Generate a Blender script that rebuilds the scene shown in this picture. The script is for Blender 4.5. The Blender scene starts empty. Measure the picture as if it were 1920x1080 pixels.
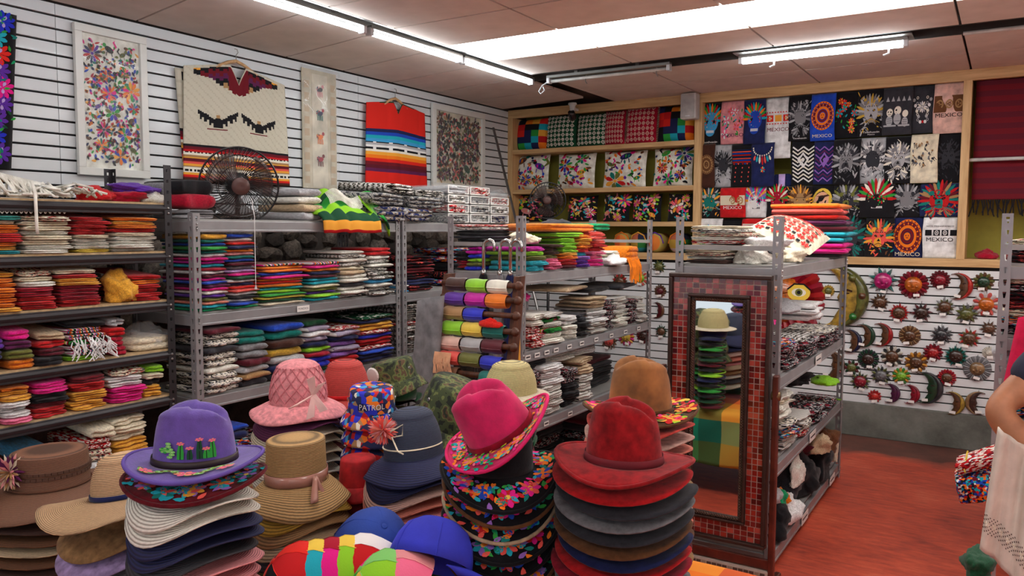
import bpy, bmesh, math, random
from mathutils import Vector, Matrix
S = bpy.context.scene; COL = S.collection
PI = math.pi; sin, cos = math.sin, math.cos
rnd = random.Random(11)
# ------------------------------------------------------------------ camera
FPX = 1487.75; CAMZ = 1.75
yaw, pit, rol = [math.radians(a) for a in (32.02, 4.222, 0.237)]
F = Vector((-sin(yaw)*cos(pit), cos(yaw)*cos(pit), -sin(pit)))
R0 = Vector((cos(yaw), sin(yaw), 0)); U0 = R0.cross(F)
RT = R0*cos(rol)+U0*sin(rol); UP = U0*cos(rol)-R0*sin(rol)
cd = bpy.data.cameras.new('camera'); cam = bpy.data.objects.new('camera', cd); COL.objects.link(cam)
cd.sensor_width = 36; cd.lens = FPX/1920*36; cd.clip_start = .05
m = Matrix((RT, UP, -F)).transposed().to_4x4(); m.translation = (0, 0, CAMZ); cam.matrix_world = m
S.camera = cam
# ------------------------------------------------------------------ world, exposure
w = bpy.data.worlds.new('world'); S.world = w; w.use_nodes = True
w.node_tree.nodes['Background'].inputs[0].default_value = (.86, .93, 1, 1)
w.node_tree.nodes['Background'].inputs[1].default_value = 0.75      # daylight through the open shop front
S.view_settings.view_transform = 'Standard'; S.view_settings.look = 'None'
S.view_settings.exposure = 0.32; S.view_settings.gamma = 1; S.view_settings.use_curve_mapping = False
PANEL_E, TUBE_E = 8.5, 26.0
# ------------------------------------------------------------------ layout helpers: where a sight line meets a real plane
CP = Vector((0, 0, CAMZ))
def ray(px, py): return F + RT*((px-960)/FPX) - UP*((py-540)/FPX)
def onX(px, py, x): d = ray(px, py); return CP + d*(x/d.x)
def onY(px, py, y): d = ray(px, py); return CP + d*(y/d.y)
def onZ(px, py, z): d = ray(px, py); return CP + d*((z-CAMZ)/d.z)
def onD(px, py, z): return CP + ray(px, py)*z
# ------------------------------------------------------------------ colours and materials
def lin(c): return tuple((x/12.92 if x <= .04045 else ((x+.055)/1.055)**2.4) for x in c)
def hx(s): return tuple(int(s[i:i+2], 16)/255 for i in (0, 2, 4))
PAL = {k: hx(v) for k, v in dict(red='c01a1e', crimson='a50f2c', scarlet='d9261c', darkred='6e1420', maroon='5a1524', orange='ee7a1a', amber='eda53a', yellow='e8c64a', mustard='c9a23c',
  cream='ddd2b8', ivory='e9e3d3', white='e6e4e2', beige='c3ab8a', tan='a98256', brown='6b4428', chocolate='43261c', black='17161a', charcoal='34343a', grey='7e7d80', silver='adadb0',
  navy='1d2450', blue='1f47b5', royal='2530c0', sky='3f9bd0', turquoise='1fa6b8', teal='15786f', emerald='14925c', green='2f9a3c', forest='17492e', lime='8ccc2a', olive='6d7032',
  purple='5b2c9a', violet='8f63b8', lavender='b9a0d4', magenta='c0169a', fuchsia='e01a86', pink='ef6f93', rose='dd8f93', blush='d9b0a2', coral='e8584e', salmon='ec8a76', peach='e9b08c', plum='5c1f4c', lightgreen='7fc86a').items()}
WORDS = dict(darkred='dark red', sky='sky blue', royal='royal blue', lightgreen='light green', bw='black-and-white', bwk='black-and-white knitted', serape='multi-striped', serape2='green-striped', stripe='lilac-striped',
  redw='red-and-white', greyb='grey patterned', blueb='blue-grey patterned', otomi='embroidered cream', dots='speckled dark', candy='rainbow-speckled', zag='black zigzag', sox='white patterned', kelly='white-lettered green')
MC = {}
def nmat(name):
    m = bpy.data.materials.new(name); m.use_nodes = True; nt = m.node_tree; b = nt.nodes['Principled BSDF']
    return m, nt, b
def ramp(nt, stops, interp='CONSTANT'):
    r = nt.nodes.new('ShaderNodeValToRGB'); e = r.color_ramp; e.interpolation = interp
    while len(e.elements) < len(stops): e.elements.new(.5)
    for el, (p, c) in zip(e.elements, stops): el.position = p; el.color = (*lin(c), 1)
    return r
def mapping(nt, scale=(1, 1, 1), rot=(0, 0, 0), loc=(0, 0, 0), coord='Object'):
    t = nt.nodes.new('ShaderNodeTexCoord'); mp = nt.nodes.new('ShaderNodeMapping')
    mp.inputs['Scale'].default_value = scale; mp.inputs['Rotation'].default_value = rot; mp.inputs['Location'].default_value = loc
    nt.links.new(t.outputs[coord], mp.inputs[0]); return mp.outputs[0]
def bump(nt, b, sock, strength=.3, dist=.002):
    bp = nt.nodes.new('ShaderNodeBump'); bp.inputs['Strength'].default_value = strength; bp.inputs['Distance'].default_value = dist
    nt.links.new(sock, bp.inputs['Height']); nt.links.new(bp.outputs[0], b.inputs['Normal'])
def noise(nt, vec, scale, detail=3, rough=.55):
    n = nt.nodes.new('ShaderNodeTexNoise'); n.inputs['Scale'].default_value = scale; n.inputs['Detail'].default_value = detail; n.inputs['Roughness'].default_value = rough
    if vec: nt.links.new(vec, n.inputs['Vector'])
    return n.outputs['Fac']
def mat(name, col, rough=.7, metal=0., var=.10, scale=9, bs=.0, bscale=200, sheen=0, coat=0, spec=None):
    """colour with a slight noise mottling and optional fine bump"""
    if name in MC: return MC[name]
    m, nt, b = nmat(name); c = col if isinstance(col, tuple) else PAL.get(col) or hx(col)
    v = mapping(nt); f = noise(nt, v, scale)
    r = ramp(nt, [(.3, tuple(max(0, x*(1-var)) for x in c)), (.7, tuple(min(1, x*(1+var)) for x in c))], 'LINEAR')
    nt.links.new(f, r.inputs[0]); nt.links.new(r.outputs[0], b.inputs['Base Color'])
    b.inputs['Roughness'].default_value = rough; b.inputs['Metallic'].default_value = metal
    if spec is not None: b.inputs['Specular IOR Level'].default_value = spec
    if sheen: b.inputs['Sheen Weight'].default_value = sheen
    if coat: b.inputs['Coat Weight'].default_value = coat
    if bs: bump(nt, b, noise(nt, v, bscale, 2), bs)
    MC[name] = m; return m
def cloth(tok):
    n = 'cloth_'+tok
    if n in MC: return MC[n]
    if tok in PAL: return mat(n, tok, .92, var=.16, scale=14, bs=.35, bscale=160, sheen=.15, spec=.2)
    m, nt, b = nmat(n); b.inputs['Roughness'].default_value = .92; b.inputs['Specular IOR Level'].default_value = .2
    P = PAL
    def stripes(cols, per, axis=1, coord='Object'):
        # repeating woven bands running across the cloth, fixed to the cloth itself
        v = mapping(nt, coord=coord); sx = nt.nodes.new('ShaderNodeSeparateXYZ'); nt.links.new(v, sx.inputs[0])
        mu = nt.nodes.new('ShaderNodeMath'); mu.operation = 'MULTIPLY'; mu.inputs[1].default_value = 1/per; nt.links.new(sx.outputs[axis], mu.inputs[0])
        fr = nt.nodes.new('ShaderNodeMath'); fr.operation = 'FRACT'; nt.links.new(mu.outputs[0], fr.inputs[0])
        r = ramp(nt, [(i/len(cols), P[c]) for i, c in enumerate(cols)]); nt.links.new(fr.outputs[0], r.inputs[0]); return r
    def cells(cols, scale, kind='VORONOI'):
        v = mapping(nt, coord='Object'); vo = nt.nodes.new('ShaderNodeTexVoronoi'); vo.inputs['Scale'].default_value = scale; nt.links.new(v, vo.inputs['Vector'])
        sx = nt.nodes.new('ShaderNodeSeparateColor'); nt.links.new(vo.outputs['Color'], sx.inputs[0])
        r = ramp(nt, [(i/len(cols), P[c]) for i, c in enumerate(cols)]); nt.links.new(sx.outputs[0], r.inputs[0]); return r
    def wavy(cols, scale, dist=6):
        v = mapping(nt, coord='Object'); wv = nt.nodes.new('ShaderNodeTexWave'); wv.inputs['Scale'].default_value = scale; wv.inputs['Distortion'].default_value = dist; wv.inputs['Detail Scale'].default_value = 2
        nt.links.new(v, wv.inputs['Vector']); r = ramp(nt, [(i/len(cols), P[c]) for i, c in enumerate(cols)]); nt.links.new(wv.outputs['Fac'], r.inputs[0]); return r
    T = dict(serape=lambda: stripes(['red', 'orange', 'cream', 'forest', 'black', 'white', 'fuchsia', 'turquoise'], .22), serape2=lambda: stripes(['forest', 'green', 'lime', 'yellow', 'white', 'red', 'black', 'green'], .2, 0),
      bw=lambda: wavy(['black', 'ivory', 'black', 'white'], 3.2), bwk=lambda: cells(['black', 'ivory', 'ivory', 'charcoal', 'white'], 16), stripe=lambda: stripes(['lavender', 'white', 'navy', 'violet', 'white', 'charcoal'], .05, 1),
      redw=lambda: cells(['red', 'white', 'darkred', 'ivory', 'red'], 14), greyb=lambda: wavy(['charcoal', 'silver', 'black', 'ivory', 'grey'], 2.2, 9), blueb=lambda: wavy(['navy', 'grey', 'beige', 'charcoal', 'silver'], 1.8, 9),
      otomi=lambda: cells(['cream', 'cream', 'red', 'cream', 'cream', 'darkred', 'ivory', 'charcoal'], 16), dots=lambda: cells(['black', 'charcoal', 'black', 'white', 'black', 'crimson', 'black', 'silver'], 20),
      candy=lambda: cells(['black', 'red', 'blue', 'orange', 'turquoise', 'darkred', 'white', 'navy'], 14), zag=lambda: wavy(['black', 'darkred', 'black', 'coral', 'black'], 1.8, 4), sox=lambda: stripes(['white', 'ivory', 'black', 'white', 'ivory', 'silver'], .09),
      kelly=lambda: cells(['forest', 'forest', 'forest', 'white', 'forest'], 12))
    r = T[tok](); nt.links.new(r.outputs[0], b.inputs['Base Color']); bump(nt, b, noise(nt, mapping(nt), 160, 2), .35)
    MC[n] = m; return m
def vcol(name='thread', rough=.85, spec=.25, bs=.25, coat=0):
    if name in MC: return MC[name]
    m, nt, b = nmat(name); a = nt.nodes.new('ShaderNodeAttribute'); a.attribute_name = 'Col'; nt.links.new(a.outputs['Color'], b.inputs['Base Color'])
    b.inputs['Roughness'].default_value = rough; b.inputs['Specular IOR Level'].default_value = spec; b.inputs['Coat Weight'].default_value = coat
    if bs: bump(nt, b, noise(nt, mapping(nt), 220, 2), bs)
    MC[name] = m; return m
def emit(name, col, e):
    if name in MC: return MC[name]
    m, nt, b = nmat(name); b.inputs['Emission Color'].default_value = (*col, 1); b.inputs['Emission Strength'].default_value = e; b.inputs['Base Color'].default_value = (.9, .9, .9, 1); MC[name] = m; return m
# ------------------------------------------------------------------ mesh building
class MB:
    def __init__(s): s.v = []; s.f = []; s.c = []; s.col = None
    def add(s, vs, fs, col=None):
        o = len(s.v); s.v += [tuple(p) for p in vs]; s.f += [tuple(i+o for i in f) for f in fs]; s.c += [col or s.col]*len(fs); return s
    def box(s, c, d, rz=0, col=None, M=None):
        x, y, z = [q/2 for q in d]; vs = [Vector((sx*x, sy*y, sz*z)) for sx in (-1, 1) for sy in (-1, 1) for sz in (-1, 1)]
        rm = Matrix.Rotation(rz, 3, 'Z') if M is None else M
        vs = [rm @ p + Vector(c) for p in vs]
        return s.add(vs, [(0, 1, 3, 2), (4, 6, 7, 5), (0, 4, 5, 1), (2, 3, 7, 6), (0, 2, 6, 4), (1, 5, 7, 3)], col)
    def bb(s, a, b, col=None):
        return s.box([(a[i]+b[i])/2 for i in range(3)], [abs(b[i]-a[i]) for i in range(3)], 0, col)
    def tube(s, path, r, n=6, col=None, closed=False, caps=True):
        P = [Vector(p) for p in path]; k = len(P); rs = r if isinstance(r, (list, tuple)) else [r]*k; vs = []; up = None
        for i, p in enumerate(P):
            t = ((P[(i+1) % k] if closed or i < k-1 else P[i]) - (P[i-1] if closed or i > 0 else P[i]))
            t = t.normalized() if t.length > 1e-9 else Vector((0, 0, 1))
            if up is None: up = Vector((0, 0, 1)) if abs(t.z) < .9 else Vector((1, 0, 0))
            a = t.cross(up); a = a.normalized() if a.length > 1e-6 else t.orthogonal().normalized(); b = a.cross(t).normalized(); up = b
            vs += [p + a*(rs[i]*cos(2*PI*j/n)) + b*(rs[i]*sin(2*PI*j/n)) for j in range(n)]
        fs = []
        for i in range(k if closed else k-1):
            i2 = (i+1) % k
            fs += [(i*n+j, i*n+(j+1) % n, i2*n+(j+1) % n, i2*n+j) for j in range(n)]
        if caps and not closed: fs += [tuple(range(n))[::-1], tuple((k-1)*n+j for j in range(n))]
        return s.add(vs, fs, col)
    def lathe(s, prof, n=24, c=(0, 0, 0), col=None, M=None, ell=1.):
        vs = [Vector((r*cos(2*PI*j/n), r*sin(2*PI*j/n)*ell, z)) for r, z in prof for j in range(n)]
        vs = [((M @ p) if M is not None else p) + Vector(c) for p in vs]
        return s.add(vs, [(i*n+j, i*n+(j+1) % n, (i+1)*n+(j+1) % n, (i+1)*n+j) for i in range(len(prof)-1) for j in range(n)], col)
    def grid(s, fn, nu, nv, wrap=False, colfn=None):
        o = len(s.v); s.v += [tuple(fn(i/nu, j/nv)) for j in range(nv+1) for i in range(nu + (0 if wrap else 1))]; W = nu if wrap else nu+1
        for j in range(nv):
            for i in range(nu):
                s.f.append((o+j*W+i, o+j*W+(i+1) % W, o+(j+1)*W+(i+1) % W, o+(j+1)*W+i)); s.c.append(colfn((i+.5)/nu, (j+.5)/nv) if colfn else s.col)
        return s
    def mesh(s, name, smooth=True, merge=0):
        me = bpy.data.meshes.new(name); me.from_pydata(s.v, [], s.f)
        if any(c is not None for c in s.c):
            a = me.color_attributes.new('Col', 'FLOAT_COLOR', 'CORNER'); buf = []
            for f, c in zip(s.f, s.c): buf += list((*lin(c or (.8, .8, .8)), 1))*len(f)
            a.data.foreach_set('color', buf)
        if smooth: me.polygons.foreach_set('use_smooth', [True]*len(me.polygons))
        if merge:
            b = bmesh.new(); b.from_mesh(me); bmesh.ops.remove_doubles(b, verts=b.verts, dist=merge); bmesh.ops.recalc_face_normals(b, faces=b.faces); b.to_mesh(me); b.free()
        me.update(); return me
    def build(s, name, m, parent=None, smooth=False, loc=None, solid=0, bevel=0, sub=0, merge=0):
        return put(name, s.mesh(name, smooth, merge), m, parent, loc, solid, bevel, sub)
def put(name, me, m=None, parent=None, loc=None, solid=0, bevel=0, sub=0):
    o = bpy.data.objects.new(name, me); COL.objects.link(o); o.parent = parent
    if m is not None:
        if len(me.materials) == 0: me.materials.append(None)
        o.material_slots[0].link = 'OBJECT'; o.material_slots[0].material = m
    if loc is not None: o.location = loc
    if bevel: md = o.modifiers.new('bevel', 'BEVEL'); md.width = bevel; md.segments = 2; md.limit_method = 'ANGLE'
    if solid: md = o.modifiers.new('solid', 'SOLIDIFY'); md.thickness = solid; md.offset = 0
    if sub: md = o.modifiers.new('sub', 'SUBSURF'); md.levels = md.render_levels = sub
    return o
def tag(o, label, cat=None, group=None, kind=None):
    if label: o['label'] = label
    if cat: o['category'] = cat
    if group: o['group'] = group
    if kind: o['kind'] = kind
    return o
def thing(name, label, cat, loc=(0, 0, 0), rz=0, group=None, M=None):
    o = bpy.data.objects.new(name, None); COL.objects.link(o); o.empty_display_size = .05; o.location = loc; o.rotation_euler = (0, 0, rz)
    if M is not None: o.matrix_world = M
    return tag(o, label, cat, group)
def struct(o, label=None): return tag(o, label, kind='structure')
ORD = 'zeroth first second third fourth fifth sixth seventh eighth ninth tenth eleventh twelfth thirteenth fourteenth fifteenth sixteenth seventeenth eighteenth nineteenth twentieth'.split() + ['twenty-%s' % x for x in 'first second third fourth fifth sixth'.split()]
# ------------------------------------------------------------------ flat print and embroidery: layered coloured shapes on a unit square
TXT = {}
def text_polys(s):
    if s not in TXT:
        cu = bpy.data.curves.new('t', 'FONT'); cu.body = s; cu.align_x = 'CENTER'; cu.size = 1; cu.resolution_u = 2
        o = bpy.data.objects.new('t', cu); COL.objects.link(o); bpy.context.view_layer.update()
        me = bpy.data.meshes.new_from_object(o.evaluated_get(bpy.context.evaluated_depsgraph_get()))
        TXT[s] = ([(v.co.x, v.co.y) for v in me.vertices], [tuple(p.vertices) for p in me.polygons])
        bpy.data.objects.remove(o); bpy.data.curves.remove(cu); bpy.data.meshes.remove(me)
    return TXT[s]
class Art:
    def __init__(s, asp=1.): s.v = []; s.f = []; s.c = []; s.l = 0; s.asp = asp     # asp = height / width
    def poly(s, pts, c, up=1):
        o = len(s.v); s.l += up; s.v += [(u, v, s.l) for u, v in pts]; s.f.append(tuple(range(o, o+len(pts)))); s.c.append(PAL[c] if isinstance(c, str) else c)
    def disc(s, u, v, r, c, n=10, k=1., rot=0): s.poly([(u+r*cos(a)*cos(rot)-r*k*sin(a)*sin(rot), v+(r*cos(a)*sin(rot)+r*k*sin(a)*cos(rot))/s.asp) for a in [2*PI*i/n for i in range(n)]], c)
    def ring(s, u, v, r0, r1, c, n=20):
        o = len(s.v); s.l += 1
        for i in range(n):
            a = 2*PI*i/n; s.v += [(u+r*cos(a), v+r*sin(a)/s.asp, s.l) for r in (r0, r1)]
        for i in range(n): j = (i+1) % n; s.f.append((o+2*i, o+2*i+1, o+2*j+1, o+2*j)); s.c.append(PAL[c])
    def rect(s, u0, v0, u1, v1, c): s.poly([(u0, v0), (u1, v0), (u1, v1), (u0, v1)], c)
    def petal(s, u, v, a, L, w, c, r0=0.0, up=0):
        q = [(r0, 0), (r0+L*.35, w*.8), (r0+L*.7, w), (r0+L*.95, w*.4), (r0+L, 0), (r0+L*.95, -w*.4), (r0+L*.7, -w), (r0+L*.35, -w*.8)]
        s.poly([(u+x*cos(a)-y*sin(a), v+(x*sin(a)+y*cos(a))/s.asp) for x, y in q], c, up)
    def flower(s, u, v, r, cols, n=10, a0=0, mid=None):
        s.l += 1
        for i in range(n): s.petal(u, v, a0+2*PI*i/n, r*.85, r*1.75/n, cols[i % len(cols)], r*.15)
        s.disc(u, v, r*.16, mid or cols[0], 7)
    def line(s, pts, w, c):
        o = len(s.v); s.l += 1; k = len(pts)
        for i, (x, y) in enumerate(pts):
            x0, y0 = pts[max(0, i-1)]; x1, y1 = pts[min(k-1, i+1)]; dx, dy = x1-x0, (y1-y0)*s.asp; d = math.hypot(dx, dy) or 1
            ww = w[i] if isinstance(w, (list, tuple)) else w
            s.v += [(x-dy/d*ww/2, y+dx/d*ww/2/s.asp, s.l), (x+dy/d*ww/2, y-dx/d*ww/2/s.asp, s.l)]
        for i in range(k-1): s.f.append((o+2*i, o+2*i+1, o+2*i+3, o+2*i+2)); s.c.append(PAL[c])
    def text(s, t, u, v, size, c, sx=1.):
        vs, fs = text_polys(t); o = len(s.v); s.l += 1; s.v += [(u+x*size*sx, v+y*size/s.asp, s.l) for x, y in vs]
        for f in fs: s.f.append(tuple(i+o for i in f)); s.c.append(PAL[c])
    def build(s, name, fn, parent=None, m=None, eps=.0006, loc=None):
        """fn(u, v, lift) -> point on the carrying surface"""
        b = MB(); b.v = [tuple(fn(u, v, eps*min(l, 6)/2+.0012 + l*.00003)) for u, v, l in s.v]; b.f = s.f; b.c = s.c
        o = b.build(name, m or vcol(), parent, loc=loc); o['kind'] = 'stuff'; return o
MULTI = ['red', 'orange', 'green', 'blue', 'purple', 'fuchsia', 'teal', 'crimson', 'amber', 'navy', 'olive']
def tenango(art, seed, dens=1., cols=MULTI, animals=True, lo=.05, hi=.95, big=1.):
    """flowers, sprays and striped animals in the manner of floral cotton embroidery"""
    r = random.Random(seed); used = []
    def free(u, v, d):
        if all(math.hypot(u-a, (v-b)*art.asp) > d+e for a, b, e in used): used.append((u, v, d)); return True
    for k in range(int(80*dens)):
        u, v, q = r.uniform(lo+.06, hi-.06), r.uniform(lo+.04, hi-.04), r.uniform(.07, .15)*big
        if not free(u, v, q): continue
        t = r.random()
        if t < .55 or not animals:
            cs = r.sample(cols, 4); art.flower(u, v, q, cs, r.choice((8, 10, 12, 14)), r.random()*6)
        else:
            c1, c2, c3 = r.sample(cols, 3); sgn = r.choice((-1, 1)); art.disc(u, v, q*.62, c1, 12, .6, sgn*.5)
            for j in range(3): art.petal(u+(j-1)*q*.28, v-q*.25/art.asp, PI/2, q*.5, q*.09, r.choice(cols))
            art.line([(u-sgn*q*.5, v), (u-sgn*q*.9, v+q*.5/art.asp), (u-sgn*q*.6, v+q*1.0/art.asp), (u-sgn*q*.8, v+q*1.2/art.asp)], [q*.12, q*.3, q*.26, q*.04], c2)
            art.disc(u+sgn*q*.6, v+q*.5/art.asp, q*.25, c3, 8); art.petal(u+sgn*q*.75, v+q*.5/art.asp, 0 if sgn > 0 else PI, q*.3, q*.06, c2)
            for j in (-1, 1): art.line([(u+j*q*.3, v-q*.3/art.asp), (u+j*q*.4, v-q*.8/art.asp)], q*.1, c1)
    for k in range(int(230*dens/big**1.9)):
        u, v = r.uniform(lo, hi), r.uniform(lo, hi)
        if all(math.hypot(u-a, (v-b)*art.asp) > e*.85 for a, b, e in used):
            art.petal(u, v, r.random()*6.28, r.uniform(.04, .085)*big, r.uniform(.012, .02)*big, r.choice(cols), 0, 0)
            if r.random() < .3: used.append((u, v, .01))
    return art
# ================================================================== the room
XL, YB, ZC, XR, YF = -4.58, 7.25, 3.01, 4.2, -3.2
def floor_mat():
    m, nt, b = nmat('red_concrete'); v = mapping(nt, (1, 1, 1)); n1 = noise(nt, v, 1.6, 8, .68); n2 = noise(nt, mapping(nt, (2.2, 9, 1), (0, 0, .35)), 3.0, 6, .7)
    mx = nt.nodes.new('ShaderNodeMix'); mx.inputs[0].default_value = .5; nt.links.new(n1, mx.inputs[2]); nt.links.new(n2, mx.inputs[3])
    r = ramp(nt, [(.33, hx('7c2a20')), (.45, hx('b4452f')), (.55, hx('cf5438')), (.68, hx('e07a58'))], 'LINEAR'); nt.links.new(mx.outputs[0], r.inputs[0])
    # older, browner strip of concrete along the foot of the back wall, with a ragged edge
    sx = nt.nodes.new('ShaderNodeSeparateXYZ'); nt.links.new(v, sx.inputs[0]); ad = nt.nodes.new('ShaderNodeMath'); ad.operation = 'MULTIPLY_ADD'
    nt.links.new(noise(nt, v, 2.5, 4), ad.inputs[0]); ad.inputs[1].default_value = .5; nt.links.new(sx.outputs[1], ad.inputs[2])
    mr = nt.nodes.new('ShaderNodeMapRange'); mr.inputs[1].default_value = 6.82; mr.inputs[2].default_value = 7.02; nt.links.new(ad.outputs[0], mr.inputs[0])
    m2 = nt.nodes.new('ShaderNodeMix'); m2.data_type = 'RGBA'; nt.links.new(mr.outputs[0], m2.inputs[0]); nt.links.new(r.outputs[0], m2.inputs[6])
    r2 = ramp(nt, [(.35, hx('4c2f28')), (.65, hx('7d4f43'))], 'LINEAR'); nt.links.new(n1, r2.inputs[0]); nt.links.new(r2.outputs[0], m2.inputs[7])
    nt.links.new(m2.outputs[2], b.inputs['Base Color']); b.inputs['Roughness'].default_value = .5; bump(nt, b, n1, .15, .004); return m
struct(MB().bb((XL-.3, YF-1, -.1), (XR, YB+.2, 0)).build('floor', floor_mat()), 'polished red concrete floor')
def concrete(name, a, bcol, sc=3):
    m, nt, b = nmat(name); v = mapping(nt); f = noise(nt, v, sc, 8, .65); r = ramp(nt, [(.32, hx(a)), (.68, hx(bcol))], 'LINEAR'); nt.links.new(f, r.inputs[0]); nt.links.new(r.outputs[0], b.inputs['Base Color'])
    b.inputs['Roughness'].default_value = .85; bump(nt, b, noise(nt, v, 30, 5), .5, .006); return m
WHITE = mat('slat_white', hx('d8dcde'), .45, var=.02, scale=2, coat=.1)
CONC = concrete('grey_concrete', '4e4f49', '7d7e76')
STONE = concrete('dark_stone', '231d1a', '5a4e46', 6)
wl = struct(MB().bb((XL-.25, YF, 0), (XL-.025, YB+.4, 3.4)).build('wall_left', STONE), 'dark stone wall with white slatted panels above')
SP = .0725
def slats(parent, pts, z0, n, axis, pos, face):
    """white wall slats: each board with a recessed dark groove under it"""
    for (a, b) in pts:
        for i in range(n):
            z = z0 + i*SP; q = MB(); h = SP-.0115
            if axis == 'y': q.bb((pos-.022, a+.0015, z), (pos, b-.0015, z+h))
            else: q.bb((a+.0015, pos, z), (b-.0015, pos+.022, z+h))
            q.build('slat', WHITE, parent, bevel=.0015)
NS = 16; Z0 = ZC - NS*SP
slats(wl, [(YF, .05), (.05, 2.49), (2.49, 4.93), (4.93, YB)], Z0, NS, 'y', XL, 1)
GROOVE = mat('groove_dark', hx('1c1a1a'), .8)
MB().bb((XL-.0245, YF, Z0), (XL-.0215, YB, ZC)).build('groove_backing', GROOVE, wl)
# rubble stones below the slats, seen between the racks
def stone_mesh(seed):
    r = random.Random(seed); b = bmesh.new(); bmesh.ops.create_icosphere(b, subdivisions=2, radius=1)
    for v in b.verts: v.co *= 1+r.uniform(-.16, .16)
    me = bpy.data.meshes.new('stone'); b.to_mesh(me); b.free(); me.polygons.foreach_set('use_smooth', [False]*len(me.polygons)); return me
SM = [stone_mesh(i) for i in range(4)]
SMAT = [concrete('stone_%d' % i, a, b, 5) for i, (a, b) in enumerate((('2b2420', '6d5f55'), ('3a322c', '8a7b6e'), ('1d1815', '4a3f38'), ('443a33', '9a8c7f')))]
y = 2.5
while y < 6.6:
    z = 1.12
    while z < 1.8:
        h = rnd.uniform(.1, .16); wd = rnd.uniform(.13, .22)
        o = put('stone', SM[rnd.randrange(4)], SMAT[rnd.randrange(4)], wl, (XL-.03, y+rnd.uniform(-.03, .03), z+h/2)); o.scale = (.07, wd*.56, h*.56); o.rotation_euler = (rnd.uniform(-.4, .4), 0, 0); z += h
    y += .19
# back wall: plinth, slats, the wood-framed niche above
wb = struct(MB().bb((XL-.25, YB+.4, 0), (XR, YB+.55, 3.4)).bb((XL-.25, YB+.025, .29), (XR, YB+.4, 1.46)).build('wall_back', mat('wall_paint', hx('c9c8c4'), .8)), 'back wall with white slats below a wood-framed niche')
struct(MB().bb((XL-.25, YB-.015, 0), (XR, YB+.4, .288)).build('baseboard_back', CONC, bevel=.006), 'rough grey concrete plinth under the slats')
slats(wb, [(-4.58, -2.14), (-2.14, .30), (.30, 2.74)], .29, 16, "x", YB, 1)
MB().bb((XL, YB+.0215, .29), (XR, YB+.0245, 1.466)).build('groove_backing', GROOVE, wb)
struct(MB().bb((XR, YF, 0), (XR+.15, YB+.5, 3.4)).build('wall_right', mat('wall_paint2', hx('d2d0cb'), .8)), 'plain pale side wall')
def wood(name, a, b_, sc=(1.2, 14, 14)):
    if name in MC: return MC[name]
    m, nt, b = nmat(name); v = mapping(nt, sc); f = noise(nt, v, 3, 6, .6); r = ramp(nt, [(.3, hx(a)), (.72, hx(b_))], 'LINEAR'); nt.links.new(f, r.inputs[0]); nt.links.new(r.outputs[0], b.inputs['Base Color'])
    b.inputs['Roughness'].default_value = .55; bump(nt, b, f, .1, .002); MC[name] = m; return m
PINE = wood('pine', 'b98f5c', 'dcb883'); PINEV = wood('pine_upright', 'b98f5c', 'dcb883', (14, 14, 1.2))
OLIVE = mat('olive_panel', hx('8c8430'), .8, var=.06)
NB = 1.466  # niche bottom
struct(MB().bb((XL, YB+.36, NB), (XR, YB+.4, ZC)).build('trim_1', OLIVE), 'olive back panel of the wooden niche')
tr = struct(MB().bb((XL, YB-.02, ZC-.085), (XR, YB+.02, ZC)).build('trim_2', PINE, bevel=.003), 'pale pine top rail of the niche')
struct(MB().bb((XL, YB-.02, NB), (XR, YB+.36, NB+.065)).build('trim_3', PINE, bevel=.003), 'pale pine bottom rail of the niche')
STILES = [(-4.58, -4.52), (-2.525, -2.455), (-.355, -.295), (1.9, 1.96)]
for i, (a, b) in enumerate(STILES):
    struct(MB().bb((a, YB-.025, NB+.06), (b, YB+.36, ZC-.08)).build('trim_%d' % (4+i), PINEV, bevel=.003), ['pine upright beside the slatted wall', 'pine upright carrying the loudspeaker', 'pine upright between the T-shirts and the red shawls', 'far right pine upright'][i])
for i, z in enumerate((2.545, 2.125, 1.785)):
    struct(MB().bb((-4.52, YB-.02, z-.0), (-2.525, YB+.36, z+.045)).build('trim_%d' % (8+i), PINE, bevel=.003), ['upper pine shelf under the woven cushions', 'middle pine shelf under the white embroidered cushions', 'lower pine shelf under the black embroidered cushions'][i])
# ceiling: mineral tiles in a dark grid, light panels and lamp channels
ce = struct(MB().bb((XL-.25, YF-1, ZC+.07), (XR+.1, YB+.5, ZC+.2)).build('ceiling', mat('grid_brown', hx('4a3a33'), .8)), 'suspended ceiling of pinkish beige tiles')
def tile_mat():
    m, nt, b = nmat('ceiling_tile'); v = mapping(nt); r = ramp(nt, [(.3, hx('cbbcb2')), (.7, hx('dacbc1'))], 'LINEAR'); nt.links.new(noise(nt, v, 5, 6), r.inputs[0]); nt.links.new(r.outputs[0], b.inputs['Base Color'])
    b.inputs['Roughness'].default_value = .95; bump(nt, b, noise(nt, v, 260, 2), .3, .002); return m
TILE = tile_mat(); GAP = .008
def tile(p, m=TILE, name='ceiling_tile', parent=ce, z=ZC, t=.018):
    c = sum((Vector(q) for q in p), Vector((0, 0)))/4; vs = []
    for q in p:
        d = Vector(q)-c; vs.append((q[0]-math.copysign(GAP, d.x), q[1]-math.copysign(GAP, d.y)))
    mb = MB(); mb.add([(x, y, z) for x, y in vs]+[(x, y, z+t) for x, y in vs], [(0, 3, 2, 1), (4, 5, 6, 7), (0, 1, 5, 4), (1, 2, 6, 5), (2, 3, 7, 6), (3, 0, 4, 7)])
    return mb.build(name, m, parent)
ys = [2.98+.592*k for k in range(-9, 8)]
for i in range(len(ys)-1):
    y0, y1 = ys[i], min(ys[i+1], YB); tile([(XL, y0), (-3.52, y0-.2 if i > 0 else y0), (-3.52, y1-.2 if ys[i+1] < YB else YB), (XL, y1)])
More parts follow.
